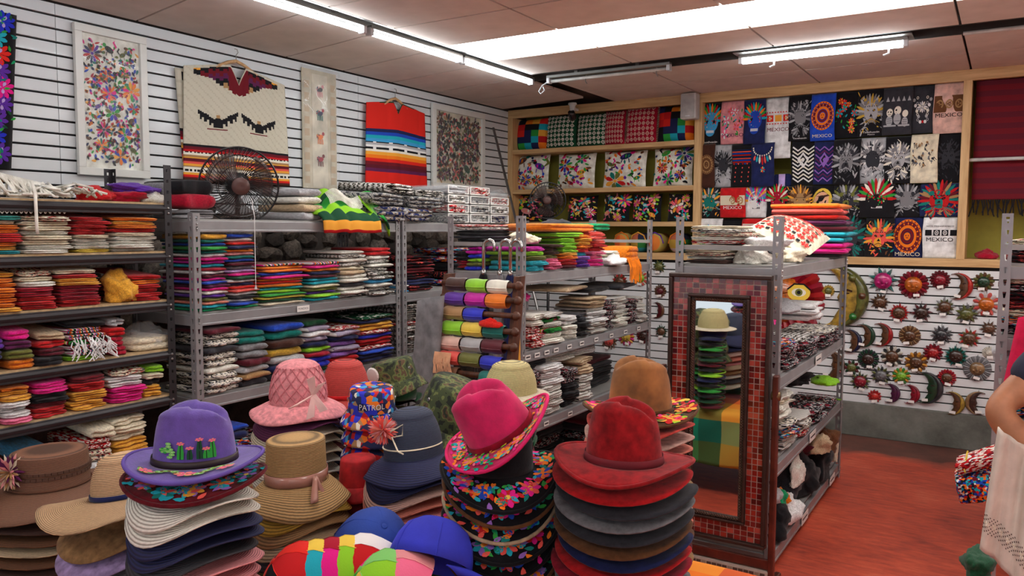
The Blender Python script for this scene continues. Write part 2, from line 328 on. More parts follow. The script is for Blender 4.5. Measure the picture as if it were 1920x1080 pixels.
XE = [-3.35, -2.48, -1.43, -.31, .79, 1.89, 2.99, 4.2]; YE = [4.5-.568*k for k in range(13, -1, -1)]+[5.06, 5.66]
PANEL = emit('panel_light', (1, .97, .93), PANEL_E)
bays = ['next to the tube lamps', 'second along from the tube lamps', 'third along from the tube lamps', 'fourth along from the tube lamps', 'beyond the frame at right', 'far right beyond the frame', 'last at the right wall']
for i in range(len(XE)-1):
    for j in range(len(YE)-1):
        q = [(XE[i], YE[j]), (XE[i+1], YE[j]), (XE[i+1], YE[j+1]), (XE[i], YE[j+1])]
        if abs(YE[j]-4.5) < .01 or (j in (3, 8) and i in (1, 3, 5)):
            o = tile(q, PANEL, 'ceiling_panel_light', None, ZC+.004)
            tag(o, ('white glowing ceiling panel, '+bays[i]) if abs(YE[j]-4.5) < .01 else 'white glowing ceiling panel behind the viewer, bay %s, row %s' % (ORD[i], ORD[j]), 'ceiling light', 'glowing ceiling panels')
        else: tile(q)
    for y0, y1 in ((5.94, 6.6), (6.6, YB)): tile([(XE[i], y0), (XE[i+1], y0), (XE[i+1], y1), (XE[i], y1)])
METAL = mat('lamp_metal', hx('8d8a86'), .35, .7, .05); DARKM = mat('channel_dark', hx('3a3532'), .6, .3)
# lamp channels recessed in the ceiling
MB().bb((-3.52, YF, ZC), (-3.505, 5.94, ZC+.06)).bb((-3.365, YF, ZC), (-3.35, 5.66, ZC+.06)).bb((-3.52, YF, ZC+.05), (-3.35, 5.94, ZC+.06)).build('lamp_channel', METAL, ce)
MB().bb((-3.35, 5.66, ZC), (XR, 5.675, ZC+.06)).bb((-3.52, 5.925, ZC), (XR, 5.94, ZC+.06)).build('lamp_channel', DARKM, ce)
TUBE = emit('tube_glow', (.86, .95, 1), TUBE_E); TOFF = mat('tube_unlit', hx('b9b7b2'), .3, coat=.3); CAPM = mat('lamp_cap', hx('c9ccd0'), .4)
def lamp(a, b, label, lit=True, double=False):
    a, b = Vector(a), Vector(b); d = (b-a).normalized(); t = thing('tube_lamp', label, 'lamp', a, 0, 'tube lamps'); L = (b-a).length; n = d.cross(Vector((0, 0, 1)))
    MBx = MB(); M = Matrix((d, n, Vector((0, 0, 1)))).transposed()
    MBx.box(d*L/2+Vector((0, 0, .035)), (L, .055, .02), M=M); MBx.build('housing', METAL, t)
    for s in ((-.014, .014) if double else (0,)):
        q = [d*(.03)+n*s, d*(L-.03)+n*s]; MB().tube(q, .0135, 10).build('tube', TUBE if lit else TOFF, t, smooth=True)
    for k in (.25, .75): MB().box(d*L*k+Vector((0, 0, .066)), (.03, .03, .045), M=M).build('bracket', METAL, t)
    for e in (d*.012, d*(L-.012)): MB().box(e+Vector((0, 0, .008)), (.028, .05, .05), M=M).build('end_cap', CAPM, t, bevel=.004)
    return t
zt = 2.965
for i, (y0, y1) in enumerate(((-1.2, -.2), (.8, 1.75), (1.78, 2.74), (2.76, 3.75), (3.79, 4.76), (4.79, 5.78))):
    lamp((-3.43, y0, zt), (-3.43, y1, zt), 'glowing white tube lamp above the left aisle, %s from the back wall' % ORD[6-i])
u = lamp((-3.28, 5.79, zt), (-2.22, 5.79, zt), 'unlit grey tube lamp with a loose white cable at one end', lit=False)
MB().tube([(-.0, 0, .0), (-.05, -.01, -.03), (-.075, -.02, -.075), (-.05, -.03, -.1), (-.02, -.02, -.07), (-.04, -.01, -.04)], .005, 6).build('cable', CAPM, u, smooth=True)
for x in (.35, .95): MB().tube([(x, 0, .02), (x, -.01, -.03), (x+.015, -.01, -.05)], .004, 5).build('hook', METAL, u)
l2 = lamp((-1.70, 5.79, zt-.01), (-.61, 5.79, zt-.01), 'glowing double tube lamp in front of the T-shirt display', double=True)
for x in (.25, .98): MB().tube([(x, -.01, -.01), (x, -.02, -.05), (x-.03, -.02, -.06)], .007, 5).build('hook', CAPM, l2)
MB().bb((-.02, -.1, .046), (1.12, .1, .052)).build('reflector', METAL, l2)
for i in range(2): lamp((1.2+i*1.2, 5.79, zt), (2.3+i*1.2, 5.79, zt), 'glowing tube lamp over the right aisle, %s beyond the dark channel' % ORD[i+1])
MB().tube([(0, 0, 0), (.95, 0, 0)], .012, 8).build('curtain_tube', TOFF)
t = bpy.data.objects['curtain_tube']; t.name = 'unlit_tube'; t.location = (-.3, 5.8, 2.985); tag(t, 'bare unlit tube lying in the dark ceiling channel', 'lamp')
# wall-mounted bits of the niche
sp = thing('loudspeaker', 'pale grey box loudspeaker fixed to the pine upright', 'speaker', onY(1292, 224, 7.12)); sp.location.y = 7.14
MB().bb((-.075, -.06, 0), (.075, .06, .235)).build('case', mat('speaker_case', hx('b9b6b3'), .5), sp, bevel=.015)
MB().bb((-.062, -.066, .012), (.062, -.058, .223)).build('grille', mat('speaker_grille', hx('a9a6a4'), .7, bs=.5, bscale=400), sp, bevel=.004)
MB().bb((-.02, -.069, .025), (.02, -.065, .031)).build('badge', CAPM, sp)
MB().bb((-.02, .05, .09), (.02, .1, .14)).build('bracket', METAL, sp)
p = onY(1076, 200, 7.15); sc = thing('security_camera', 'small white and black security camera under the pine top rail', 'camera', (p.x, 7.12, 2.8808))
MB().lathe([(0, .13), (.04, .13), (.045, .115), (.03, .105), (.025, .06), (.03, .05)], 16).build('mount', mat('cctv_white', hx('d8d6d2'), .4), sc, smooth=True); MB().bb((-.012, -.005, .062), (.012, .114, .086)).build('arm', MC['cctv_white'], sc)
MB().lathe([(.0, -.045), (.03, -.04), (.038, -.02), (.038, .03), (.03, .055), (0, .06)], 16, M=Matrix.Rotation(.7, 3, 'X')).build('body', mat('cctv_black', hx('1e1c1d'), .25, coat=.4), sc, smooth=True)
o = MB().tube([onX(925, 240, XL+.06), onZ(1066, 818, .012)], .013, 8).build('metal_pole', mat('pole_metal', hx('9a9896'), .3, .8), smooth=True); tag(o, 'thin metal pole leaning in the corner by the niche', 'pole')
# ================================================================== steel racks
STEEL = mat('rack_steel', hx('9b9a9c'), .4, .35, .06, 6); DSTEEL = mat('rack_dark_steel', hx('3a393c'), .42, .45, .06, 6); BOARD = mat('particle_board', hx('b99f77'), .8, var=.12, scale=30)
GALV = mat('rack_board', hx('a09f9c'), .5, .3, .08, 5); BOLT = mat('bolt', hx('a5a4a2'), .3, .8); CARD = mat('card_white', hx('ece9e4'), .6, var=.02); INK = mat('card_ink', hx('3b3638'), .7)
def post_mesh(h, wx, wy, dot=False):
    """slotted angle post: two flanges pierced by a row of keyhole slots"""
    mb = MB(); p = .055; n = int(h/p); hh = h/n
    for ax, wd in ((0, wx), (1, wy)):
        s = 1 if wd > 0 else -1; W = abs(wd)
        for i in range(n):
            z0, z1 = i*hh, (i+1)*hh; a, b = ((.32, .68) if not dot else (.36, .64)); t = .72 if not dot else .64; bt = .22 if not dot else .36; k = .10 if not dot else 0
            pts = [(0, z0), (W, z0), (W, z1), (0, z1), (W*(a+k), z0+hh*bt), (W*(b-k), z0+hh*bt), (W*b, z0+hh*t), (W*a, z0+hh*t)]
            vs = [((s*u, 0, z) if ax == 0 else (0, s*u, z)) for u, z in pts]
            mb.add(vs, [(0, 1, 5, 4), (1, 2, 6, 5), (2, 3, 7, 6), (3, 0, 4, 7)])
    return mb.mesh('post', False)
def rack(label, x0, x1, y0, y1, h, shelves, m=STEEL, name='shelf_rack', dark=False, bh=.062, ends=(), hs=None):
    t = thing(name, label, 'shelf rack', (x0, y0, 0), 0, 'steel shelf racks'); L, D = y1-y0, x1-x0
    for i, (x, y, sx, sy) in enumerate(((0, 0, 1, 1), (D, 0, -1, 1), (0, L, 1, -1), (D, L, -1, -1))):
        hh = hs[i] if hs else h
        put('post', post_mesh(hh, sx*.042, sy*.042, dark), m, t, (x, y, 0), solid=.0035)
    for z in shelves:
        e = .003
        for x in (D-.02, .02):
            q = MB().bb((x-.014, .01, z-bh), (x+.014, L-.01, z))
            if not dark: q.bb((x-.018, .01, z-bh), (x+.018, L-.01, z-bh+.014))
            else: q.tube([(x+.004, .01, z-bh*.42), (x+.004, L-.01, z-bh*.42)], bh*.40, 8)
            q.build('beam', m, t, bevel=.003, smooth=False)
        for y in (.02, L-.02): MB().bb((.02, y-.012, z-bh), (D-.02, y+.012, z-.004)).build('end_beam', m, t, bevel=.003)
        MB().bb((.01, .02, z-.003), (D-.036 if not dark else D-.012, L-.02, z+.010)).build('shelf_board', BOARD if dark else GALV, t)
        for y in (.022, L-.022):
            for k in (.018, .044): MB().lathe([(0, .006), (.005, .005), (.007, 0)], 8, (D+.002, y, z-k), M=Matrix.Rotation(PI/2, 3, 'Y')).build('bolt', BOLT, t)
    for (y, z) in ends: MB().bb((.01, y-.008, z-.012), (D-.01, y+.008, z+.012)).build('cross_bar', GALV, t)
    return t
def cards(t, x, z, ys, w=.06, h=.028, txt=None):
    for y in ys:
        c = MB().bb((x, y-w/2, z-h/2), (x+.0015, y+w/2, z+h/2)).build('price_label', CARD, t)
        if txt:
            a = Art(h/w); a.text(txt, .5, .36, .17, 'black'); a.build('lettering', lambda u, v, l: (x+.0015+l*.3, y-w/2+u*w, z-h/2+v*h), c)
        else: MB().bb((x+.001, y-w*.36, z-.004), (x+.0022, y+w*.36, z+.005)).build('print_line', INK, c)
SD = [1.872, 1.618, 1.36, 1.095, .85, .45]
dark = rack('dark slotted-steel shelf rack full of shirts against the left wall', -4.32, -3.78, .05, 2.63, 2.08, SD, DSTEEL, dark=True, bh=.05)
put('post', post_mesh(2.09, .042, .042, True), DSTEEL, dark, (0, 1.95, 0), solid=.0035)
S3 = [1.79, 1.28, .82, .30]
r3 = rack('long grey slotted-steel rack with the cage fan on its top', -4.27, -3.70, 2.70, 4.40, 1.83, S3)
cards(r3, .572, 1.255, (.77,), .10, .036, 'PONCHOS'); cards(r3, .572, 1.765, (1.02,), .09, .03)
r4 = rack('grey slotted-steel rack of blankets behind the rolled shawls', -4.27, -3.70, 4.43, 6.2, 1.83, [1.79, 1.28, .82, .30])
S2 = [1.485, 1.015, .565, .12]
r2 = rack('grey slotted-steel rack of scarves and socks behind the umbrellas', -2.96, -2.42, 3.98, 5.98, 1.83, S2, ends=((.02, 1.66), (1.98, 1.66)))
cards(r2, .542, .985, (.07, .18, .30, .42, .60, .78, 1.0, 1.25, 1.5, 1.75)); cards(r2, .542, .535, (.3, .62))
S5 = [1.565, 1.0, .55, .095]
r5 = rack('grey slotted-steel rack with shelves of socks behind the mosaic mirror', -1.50, -.955, 4.04, 5.95, 1.82, S5, ends=((.02, 1.66),), hs=(1.82, 1.82, 1.57, 1.57))
for z, y in ((.97, 1.0), (.52, .9), (.065, .75), (.065, 1.6)): cards(r5, .547, z, (y,), .17, .055)
S6 = [1.60, 1.28, .80, .32]
r6 = rack('grey slotted-steel rack of pouches beside the person', -.03, .52, 4.15, 6.1, 1.83, S6, ends=((.02, 1.68),))
# ================================================================== folded cloth
def fold_mesh(seed, layers, wav=.05):
    r = random.Random(seed); mb = MB(); prof = []
    for i in range(layers):
        out = r.uniform(-.03, .03)
        for k in range(5):
            a = -PI/2+PI*k/4; prof.append((-.05+out+.05*cos(a), (i+.5+.5*sin(a)*.98)/layers))
    prof += [(-.6, 1.0), (-1, .96), (-1, .04), (-.5, 0)]
    ph = [r.uniform(0, 6) for _ in range(4)]; n = len(prof); NW = 8; vs = []
    for j in range(NW+1):
        v = j/NW; e = abs(2*v-1); sh = 1-.25*max(0, e-.8)/.2; top = .93+.045*sin(3*v+ph[0])+.025*sin(9*v+ph[1])
        for x, z in prof:
            vs.append((x+(wav*.6*sin(5*v+ph[2]+z*2)+wav*.4*sin(13*v+ph[3]))*(1 if x > -.7 else .3), (v-.5)*(1+.03*sin(z*7+ph[1])), (z-.5)*sh*top+.5))
    fs = [(j*n+i, (j+1)*n+i, (j+1)*n+(i+1) % n, j*n+(i+1) % n) for j in range(NW) for i in range(n)]
    fs += [tuple(range(n)), tuple(NW*n+i for i in range(n))[::-1]]
    mb.add(vs, fs); me = mb.mesh('folded_cloth'); return me
FM = {k: [fold_mesh(i*7+k, k) for i in range(4)] for k in (1, 2, 3)}
def crumple_mesh(seed, k=.35):
    r = random.Random(seed); b = bmesh.new(); bmesh.ops.create_icosphere(b, subdivisions=4, radius=1); d = [Vector((r.gauss(0, 1), r.gauss(0, 1), r.gauss(0, 1))).normalized() for _ in range(9)]; ph = [r.uniform(0, 6) for _ in d]; fq = [r.uniform(2, 6) for _ in d]
    for v in b.verts:
        n = v.co.normalized(); s = sum(sin(n.dot(a)*f+p)*k/9*2.2 for a, f, p in zip(d, fq, ph)); v.co = n*(1+s); v.co.z = max(v.co.z, -.55)
        rd = sum((1-abs(sin(n.dot(d[j])*(4+j*1.7)+ph[j]+1.5*sin(n.dot(d[j+3])*3))))**2.2*(.13-.018*j) for j in range(5)); v.co *= .86+rd; v.co.z = max(v.co.z, -.55)
    me = bpy.data.meshes.new('crumpled'); b.to_mesh(me); b.free(); me.polygons.foreach_set('use_smooth', [True]*len(me.polygons)); return me
CM = [crumple_mesh(i) for i in range(6)]
def parse(s):
    out = []
    for t in s.split():
        a, _, b = t.partition('*'); out += [a]*int(b or 1)
    return out
def wd(tok): return WORDS.get(tok, tok)
def garment(x, y, z, d, w, t, tok, label, noun, group, layers=2, rz=0, tilt=0, roll=0):
    o = put('folded_'+noun.split()[-1].replace('-', '_'), FM[layers][rnd.randrange(4)], cloth(tok), None, (x, y, z)); o.scale = (d, w, t); o.rotation_euler = (roll, tilt, rz)
    return tag(o, label, noun.split()[-1].lower(), group)
def stack(x, y0, y1, z, h, items, noun, where, group, d=.36, layers=2, jit=.012, lean=0, top=None):
    """a pile of folded pieces; items listed from the bottom upwards"""
    it = parse(items); n = len(it); w = y1-y0; t0 = h/n; zz = z
    for i, tok in enumerate(it):
        t = t0*rnd.uniform(.9, 1.1) if i < n-1 else max(.6*t0, z+h-zz)
        k = n-i
        lab = '%s folded %s, %s, %s' % (wd(tok), noun, 'top one' if k == 1 else ('bottom one' if i == 0 else ORD[k]+' from top'), where)
        garment(x+rnd.uniform(-jit, jit)*1.5, (y0+y1)/2+rnd.uniform(-jit, jit)+lean*i, zz, d*rnd.uniform(.95, 1.05), w*rnd.uniform(.91, .98), t*.97, tok, lab, noun, group, layers, rnd.uniform(-.05, .05) if k > 1 or layers != 2 else rnd.uniform(-.2, .2), rnd.uniform(.07, .13) if k == 1 and layers == 2 else 0)
        zz += t
def rackstacks(xf, z, pys, stacks, noun, where, group, d=.36, layers=2, first=1, xo=0):
    """stacks: (px left, px right, py top, py base, items) read along the rack's front plane"""
    for i, (a, b, py, items, *rest) in enumerate(stacks):
        yb = pys; lo, hi = (.1, 2.575) if xf < -3.75 else (2.755, 4.345) if xf < -3 else (4.035, 5.92) if xf < -2 else (4.095, 5.9); ya = max(lo, onX(a, yb, xf).y); y2 = min(hi, onX(b, yb, xf).y); zt = min(onX((a+b)/2, py, xf).z, min([s for s in (SD if xf < -3.75 else S3 if xf < -3 else S2 if xf < -2 else S5) if s > z+.05], default=9)-.07)
        stack(xf+xo, ya+.008, y2-.008, z, max(.03, zt-z), items, rest[0] if rest else noun, 'stack %s from left, %s' % (ORD[first+i], where), group, d, rest[1] if len(rest) > 1 else layers)
B = .0105  # shelf board thickness above the beam line
G = 'folded clothes stacked on the racks'
xf = -3.80
rackstacks(xf, SD[1]+B, 474, [(-110, -52, 400, 'white*2 cream*3 orange*2 red*2'), (-50, 42, 394, 'turquoise amber orange red*2 orange*2 cream teal'), (44, 138, 392, 'ivory*2 cream*2 ivory cream*2 otomi'), (140, 208, 388, 'yellow ivory*3 cream red*5'), (210, 296, 386, 'ivory*4 cream red orange amber orange')], 'shirt', "dark rack's upper shelf", G)
rackstacks(xf, SD[2]+B, 568, [(-105, -52, 500, 'red*3 orange*3 cream*2'), (-50, 36, 508, 'amber orange*6 amber'), (38, 108, 488, 'red*3 crimson*2 ivory cream otomi'), (110, 190, 486, 'red*2 crimson*3 crimson amber*2 red cream'), (246, 310, 516, 'red*4 orange red')], 'shirt', "dark rack's second shelf", G)
rackstacks(xf, SD[3]+B, 662, [(-60, 8, 636, 'darkred navy purple'), (10, 66, 618, 'orange olive plum fuchsia'), (68, 124, 624, 'black maroon red beige'), (126, 200, 600, 'lime serape*2 serape2 serape*2 black'), (204, 240, 592, 'crimson*2 red silver')], 'cloth', "dark rack's third shelf", G)
rackstacks(xf, SD[4]+B, 752, [(-60, -2, 716, 'white*3 orange*3'), (0, 62, 706, 'pink white*3 amber*2 orange'), (63, 132, 702, 'red*2 darkred black*2 fuchsia*2'), (134, 202, 694, 'amber*4 red*2 darkred'), (204, 272, 684, 'fuchsia*3 white*2 otomi'), (274, 324, 678, 'amber*2 black cream lime')], 'shirt', "dark rack's fourth shelf", G)
rackstacks(xf, SD[5]+B, 905, [(60, 130, 850, 'teal turquoise sky'), (165, 215, 800, 'white*2 otomi redw cream'), (217, 285, 778, 'ivory*3 amber*2 cream*3')], 'shirt', "dark rack's bottom shelf", G)
xf = -3.715
rackstacks(xf, S3[1]+B, 590, [(377, 429, 432, 'emerald turquoise salmon olive purple ivory fuchsia plum blue fuchsia maroon white crimson turquoise magenta fuchsia white teal green blue teal amber'), (432, 485, 432, 'emerald blue ivory black white coral scarlet navy white forest fuchsia lavender grey maroon blue teal rose orange navy scarlet ivory blue'), (490, 574, 494, 'cream forest yellow green lime turquoise orange scarlet amber fuchsia blue orange*2 serape'), (578, 636, 490, 'turquoise lime purple olive cream turquoise*2 maroon navy orange fuchsia serape'), (638, 688, 470, 'bw ivory*2 charcoal ivory*2 beige cream bw ivory bw ivory'), (691, 735, 464, 'bw*2 ivory sky bw*3 ivory bw ivory red*2')], 'blanket', "second shelf of fan rack", G, layers=1)
rackstacks(xf, S3[2]+B, 742, [(380, 450, 614, 'bwk*3 ivory bwk*2 charcoal bwk*2 maroon'), (452, 506, 620, 'charcoal tan silver maroon grey*2 teal*2'), (508, 572, 606, 'charcoal navy silver mustard chocolate teal blue'), (576, 622, 600, 'forest royal*2 crimson lime navy stripe white stripe forest'), (624, 674, 612, 'amber red violet stripe violet navy stripe redw'), (676, 738, 590, 'navy*2 blue redw red*2 royal redw amber*2 navy kelly')], 'blanket', "third shelf of fan rack", G, layers=1)
rackstacks(xf, S3[3]+B, 960, [(400, 470, 800, 'dots*3 candy*2 navy blue'), (474, 540, 820, 'zag*3 candy dots'), (544, 620, 800, 'black*2 candy*3')], 'blanket', "bottom shelf of fan rack", G, layers=1)
# ---- more goods: stacks that face another way, crumpled pieces, draped cloths
def fstack(cx, cy, z, w, h, items, noun, where, group=G, d=.3, layers=2, rz=0, jit=.01):
    it = parse(items); n = len(it); zz = z; t0 = h/n
    for i, tok in enumerate(it):
        t = t0*rnd.uniform(.92, 1.08); k = n-i
        lab = '%s folded %s, %s, %s' % (wd(tok), noun, 'top one' if k == 1 else ('bottom one' if i == 0 else ORD[k]+' from top'), where)
        garment(cx+rnd.uniform(-jit, jit), cy+rnd.uniform(-jit, jit), zz, d, w*rnd.uniform(.95, 1.02), t*.97, tok, lab, noun, group, layers, rz+rnd.uniform(-.06, .06)); zz += t
def crumple(p, s, tok, name, label, cat, rz=0, group=None, m=None):
    o = put(name, CM[rnd.randrange(6)], m or cloth(tok), None, (p[0], p[1], p[2]+s[2]*.56)); o.scale = s; o.rotation_euler = (0, 0, rz); return tag(o, label, cat, group)
def sheet(name, fn, nu, nv, m, label=None, cat=None, parent=None, th=.008, colfn=None, group=None):
    o = MB().grid(fn, nu, nv, colfn=colfn).build(name, m, parent, smooth=True, solid=th)
    return tag(o, label, cat, group) if label else o
G2 = 'scarves and socks on the umbrella rack'; w2 = "umbrella rack's top shelf"
rackstacks(-2.44, S2[0]+B, 512, [(992, 1026, 462, 'turquoise*2 olive lime magenta'), (1027, 1053, 458, 'pink*3 olive chocolate*3'), (1054, 1084, 446, 'maroon red*2 orange amber lime*4'), (1085, 1107, 440, 'purple*2 violet turquoise red orange amber*2 orange'), (1108, 1135, 434, 'fuchsia*2 pink*2 red*2 coral*3')], 'scarf', w2, G2, d=.30, layers=3)
for i, (a, b, py, tok) in enumerate(((1016, 1112, 408, 'orange'), (1030, 1084, 428, 'lime'), (1108, 1136, 424, 'emerald'))):
    p = onX((a+b)/2, py+10, -2.56); q0 = onX(a, 470, -2.5).y; q1 = onX(b, 470, -2.5).y
    garment(-2.46, (q0+q1)/2, 1.735 if i != 2 else 1.742, .34, abs(q1-q0)*.95, .055 if i != 1 else .03, tok, ['loose orange knitted scarf lying across the scarf stacks', 'lime knitted scarf under the orange knitted one', 'emerald scarf on top of the coral scarves'][i], 'scarf', G2, 2, .05) if i != 1 else garment(-2.45, (q0+q1)/2, 1.70, .34, abs(q1-q0), .032, tok, 'lime knitted scarf under the orange knitted one', 'scarf', G2, 2, .05)
crumple((-2.83, 5.15, S2[0]+.235), (.075, .28, .06), 'charcoal', 'black_bag', 'black cloth bag heaped behind the orange scarf', 'bag')
fstack(-2.50, 5.55, S2[0]+B, .24, .10, 'ivory*2 cream ivory', 'shawl', 'fringed pile at far end of umbrella rack', G2)
o = crumple((-2.44, 5.3, S2[0]+B), (.08, .12, .05), 'white', 'white_scarf', 'fringed white scarf bunched beside the coral scarves', 'scarf', group=G2)
fr = MB()
for k in range(26): y0 = 5.52+k*.008; fr.tube([(-2.425, y0, 1.53), (-2.40, y0+rnd.uniform(-.01, .01), 1.47), (-2.398, y0+rnd.uniform(-.02, .02), 1.36+rnd.uniform(-.02, .02))], .004, 4)
t = thing('fringed_scarf', 'orange scarf with a long fringe hanging over the shelf edge', 'scarf', (0, 0, 0), group=G2)
fr.build('fringe', cloth('orange'), t); o = put('body', FM[3][1], cloth('orange'), t, (-2.425, 5.63, 1.50)); o.scale = (.25, .22, .13)
w2 = "umbrella rack's second shelf"
rackstacks(-2.44, S2[1]+B, 640, [(992, 1018, 588, 'redw*3 ivory*2'), (1020, 1058, 586, 'ivory*2 serape2 sox serape2 sox'), (1060, 1084, 592, 'ivory*3 white*2'), (1085, 1104, 588, 'black*3 charcoal*2'), (1105, 1138, 556, 'sox*3 white*3 sox beige*3'), (1139, 1152, 562, 'dots*6'), (1153, 1180, 556, 'ivory*3 sox*4'), (1181, 1193, 560, 'dots*6'), (1194, 1219, 556, 'sox*7')], 'sock bundle', w2, G2, d=.26, layers=3)
for i, (y, tok, lab) in enumerate(((4.75, 'beige', 'beige garment laid over the sock bundles'), (5.15, 'black', 'black garment laid over the sock bundles'), (5.6, 'charcoal', 'charcoal garment with a white edge over the farthest socks'))):
    garment(-2.47, y, 1.305+.03*(i == 0), .32, .40, .035, tok, lab, 'garment', G2, 1, .1)
crumple((-2.6, 4.2, S2[1]+.28), (.08, .13, .05), 'fuchsia', 'pink_pouch', 'hot pink plastic pouch behind the near post', 'pouch', m=mat('pink_plastic', 'fuchsia', .25, coat=.4))
fstack(-2.62, 4.18, S2[1]+B, .2, .24, 'charcoal*4 chocolate*2 grey', 'garment', 'dark pile behind red-and-white socks', G2)
w2 = "umbrella rack's third shelf"
rackstacks(-2.44, S2[2]+B, 765, [(992, 1014, 694, 'dots*6'), (1016, 1056, 682, 'sox*4 white*3'), (1058, 1084, 690, 'black*3 dots*2'), (1086, 1112, 670, 'sox*3 beige*2')], 'sock bundle', w2, G2, d=.28, layers=3)
for y, tok, lab in ((4.6, 'ivory', 'ivory striped cloth heaped on the lower sock bundles'), (4.95, 'white', 'white cloth heaped behind the ivory striped cloth'), (4.25, 'charcoal', 'charcoal net cloth above the speckled lower socks')):
    garment(-2.5, y, .875, .34, .33, .055, tok, lab, 'cloth', G2, 3, -.1)
fstack(-2.6, 5.4, S2[2]+B, .5, .2, 'black*3 charcoal maroon', 'garment', 'far pile on third umbrella-rack shelf', G2)
for i, x in enumerate((-2.8, -2.55)): fstack(x, 5.0+.4*i, S2[3]+B, .4, .22, 'black dots charcoal maroon', 'garment', '%s dark pile on bottom umbrella-rack shelf' % ('left', 'right')[i], G2)
# the near end of the umbrella rack, above and below its cross bar
E0 = -PI/2
fstack(-2.895, 4.03, S2[0]+B, .09, .12, 'black red*2 crimson*2 black*4 charcoal', 'trouser pair', 'left pile at near end of umbrella rack', G2, .34, 1, E0)
fstack(-2.80, 4.03, S2[0]+B, .09, .15, 'royal olive lime royal magenta*2', 'scarf', 'right pile at near end of umbrella rack', G2, .34, 1, E0)
fstack(-2.85, 4.05, 1.64, .19, .14, 'black*3 charcoal black*2 bwk redw', 'trouser pair', 'upper heap near umbrella handles', G2, .34, 1, E0)
crumple((-2.55, 4.22, 1.66), (.10, .13, .045), 'cream', 'cream_blouse', 'cream blouse bunched beside the lime scarves', 'blouse')
# rack of blankets behind the rolled shawls
fstack(-3.74, 4.66, S3[1]+B, .36, .26, 'zag navy zag darkred zag zag', 'blanket', 'zigzag pile on shawl-side rack', G, .4, 2)
fstack(-3.73, 4.56, S3[2]+B, .2, .36, 'bw*6 redw bw*4', 'blanket', 'upright pile below the zigzag blankets', G, .4, 2)
fstack(-3.73, 4.80, S3[2]+B, .22, .34, 'bw*4 ivory bw*3', 'blanket', 'second pile below the zigzag blankets', G, .4, 2)
fstack(-3.74, 5.3, S3[1]+B, .4, .3, 'candy zag black candy*2', 'blanket', 'far pile beside the zigzag blankets', G, .4, 2)
fstack(-3.73, 4.48, 1.29, .07, .05, 'sky white sky white', 'towel', 'small pile before the zigzag blankets', G, .12, 1)
# ---- on top of the fan rack
zt = S3[0]+B
fstack(-3.76, 2.80, zt, .15, .05, 'silver grey', 'blanket', 'pale pair at near end of fan rack top', G, .35, 2)
for i, (z, tok, lab) in enumerate(((zt+.055, 'crimson', 'black and red rolled blanket at the near top end of the fan rack'), (zt+.135, 'black', 'black rolled blanket above the red rolled one'))):
    garment(-3.84, 2.84, z, .3, .22, .085, tok, lab, 'blanket', G, 1, .1)
garment(-3.95, 2.74, zt+.05, .2, .12, .15, 'grey', 'grey felt blanket behind the rolled black blankets', 'blanket', G, 1)
fstack(-3.74, 3.58, zt, .19, .20, 'silver beige ivory silver', 'blanket', 'pale patterned pile right of the fan', G, .38, 1)
def serape_col(u, v):
    b = [(.10, 'forest'), (.16, 'black'), (.30, 'green'), (.42, 'lime'), (.50, 'forest'), (.64, 'green'), (.76, 'lime'), (.82, 'forest'), (.84, 'black'), (.95, 'amber'), (1.01, 'red')]
    return PAL[next(c for t, c in b if v < t)]
def drape(y0, y1, xe, zt, back, hang, amp, seed, arch=.0):
    r = random.Random(seed); p = [r.uniform(0, 6) for _ in range(4)]
    def fn(u, v):
        y = y0+(y1-y0)*u + .03*sin(v*4+p[0]); s = v*(back+hang); hump = arch*sin(PI*min(1, u*1.0))*max(0, 1-abs(s-back*.4)/(back*.6))
        k = amp*sin(u*9+p[1]+v*2)+amp*.6*sin(u*17+p[2])
        if s < back: return (xe-back+s, y, zt+.03+hump+abs(k)*.8)
        q = s-back; return (xe+.012+min(q, .03)*.6+abs(k)*.5, y, zt+.02-q+abs(k)*.2)
    return fn
t = thing('serape_blanket', 'bright green striped serape blanket with a fringe, draped over the rack edge', 'blanket', (0, 0, 0))
sheet('cloth', drape(3.64, 4.16, -3.69, zt, .36, .10, .03, 3, .17), 30, 24, vcol(), parent=t, th=.012, colfn=serape_col)
sheet('folded_corner', lambda u, v: (-3.80+.11*v-.02*sin(u*7), 4.08+.16*u+.05*v, zt+.16+.05*sin(u*3)-.15*v*u-.12*v), 12, 10, vcol(), parent=t, th=.012, colfn=lambda u, v: PAL[['lime', 'lightgreen', 'green', 'forest', 'lime'][int(u*4.99)]])
fr = MB()
for k in range(34):
    y = 3.76+k*.009; z = zt+.165+.03*sin(k*.18); fr.tube([(-3.79, y, z+.02), (-3.765, y+.012, z-.02), (-3.755, y+.016, z-.06)], .0032, 4)
fr.build('fringe', cloth('ivory'), t)
for i, (y, z, w, h, tok, lab) in enumerate(((4.34, 0, .34, .11, 'blueb', 'blue-grey patterned blanket at the bottom of the top heap'), (4.30, .11, .38, .09, 'greyb', 'grey swirl blanket in the middle of the top heap'), (4.42, .20, .36, .07, 'bw', 'black-and-white swirl blanket on the top heap'), (4.60, .0, .3, .10, 'blueb', 'beige and blue patterned blanket hanging at the rack joint'), (4.72, .10, .34, .09, 'greyb', 'grey patterned blanket beside the wrapped blankets'), (4.78, .19, .3, .05, 'bw', 'flat black-and-white blanket beside the wrapped blankets'))):
    garment(-3.70+.02*(i == 3), y, zt+z, .42, w, h, tok, lab, 'blanket', 'patterned blankets heaped on the rack', 3, rnd.uniform(-.15, .15), .05)
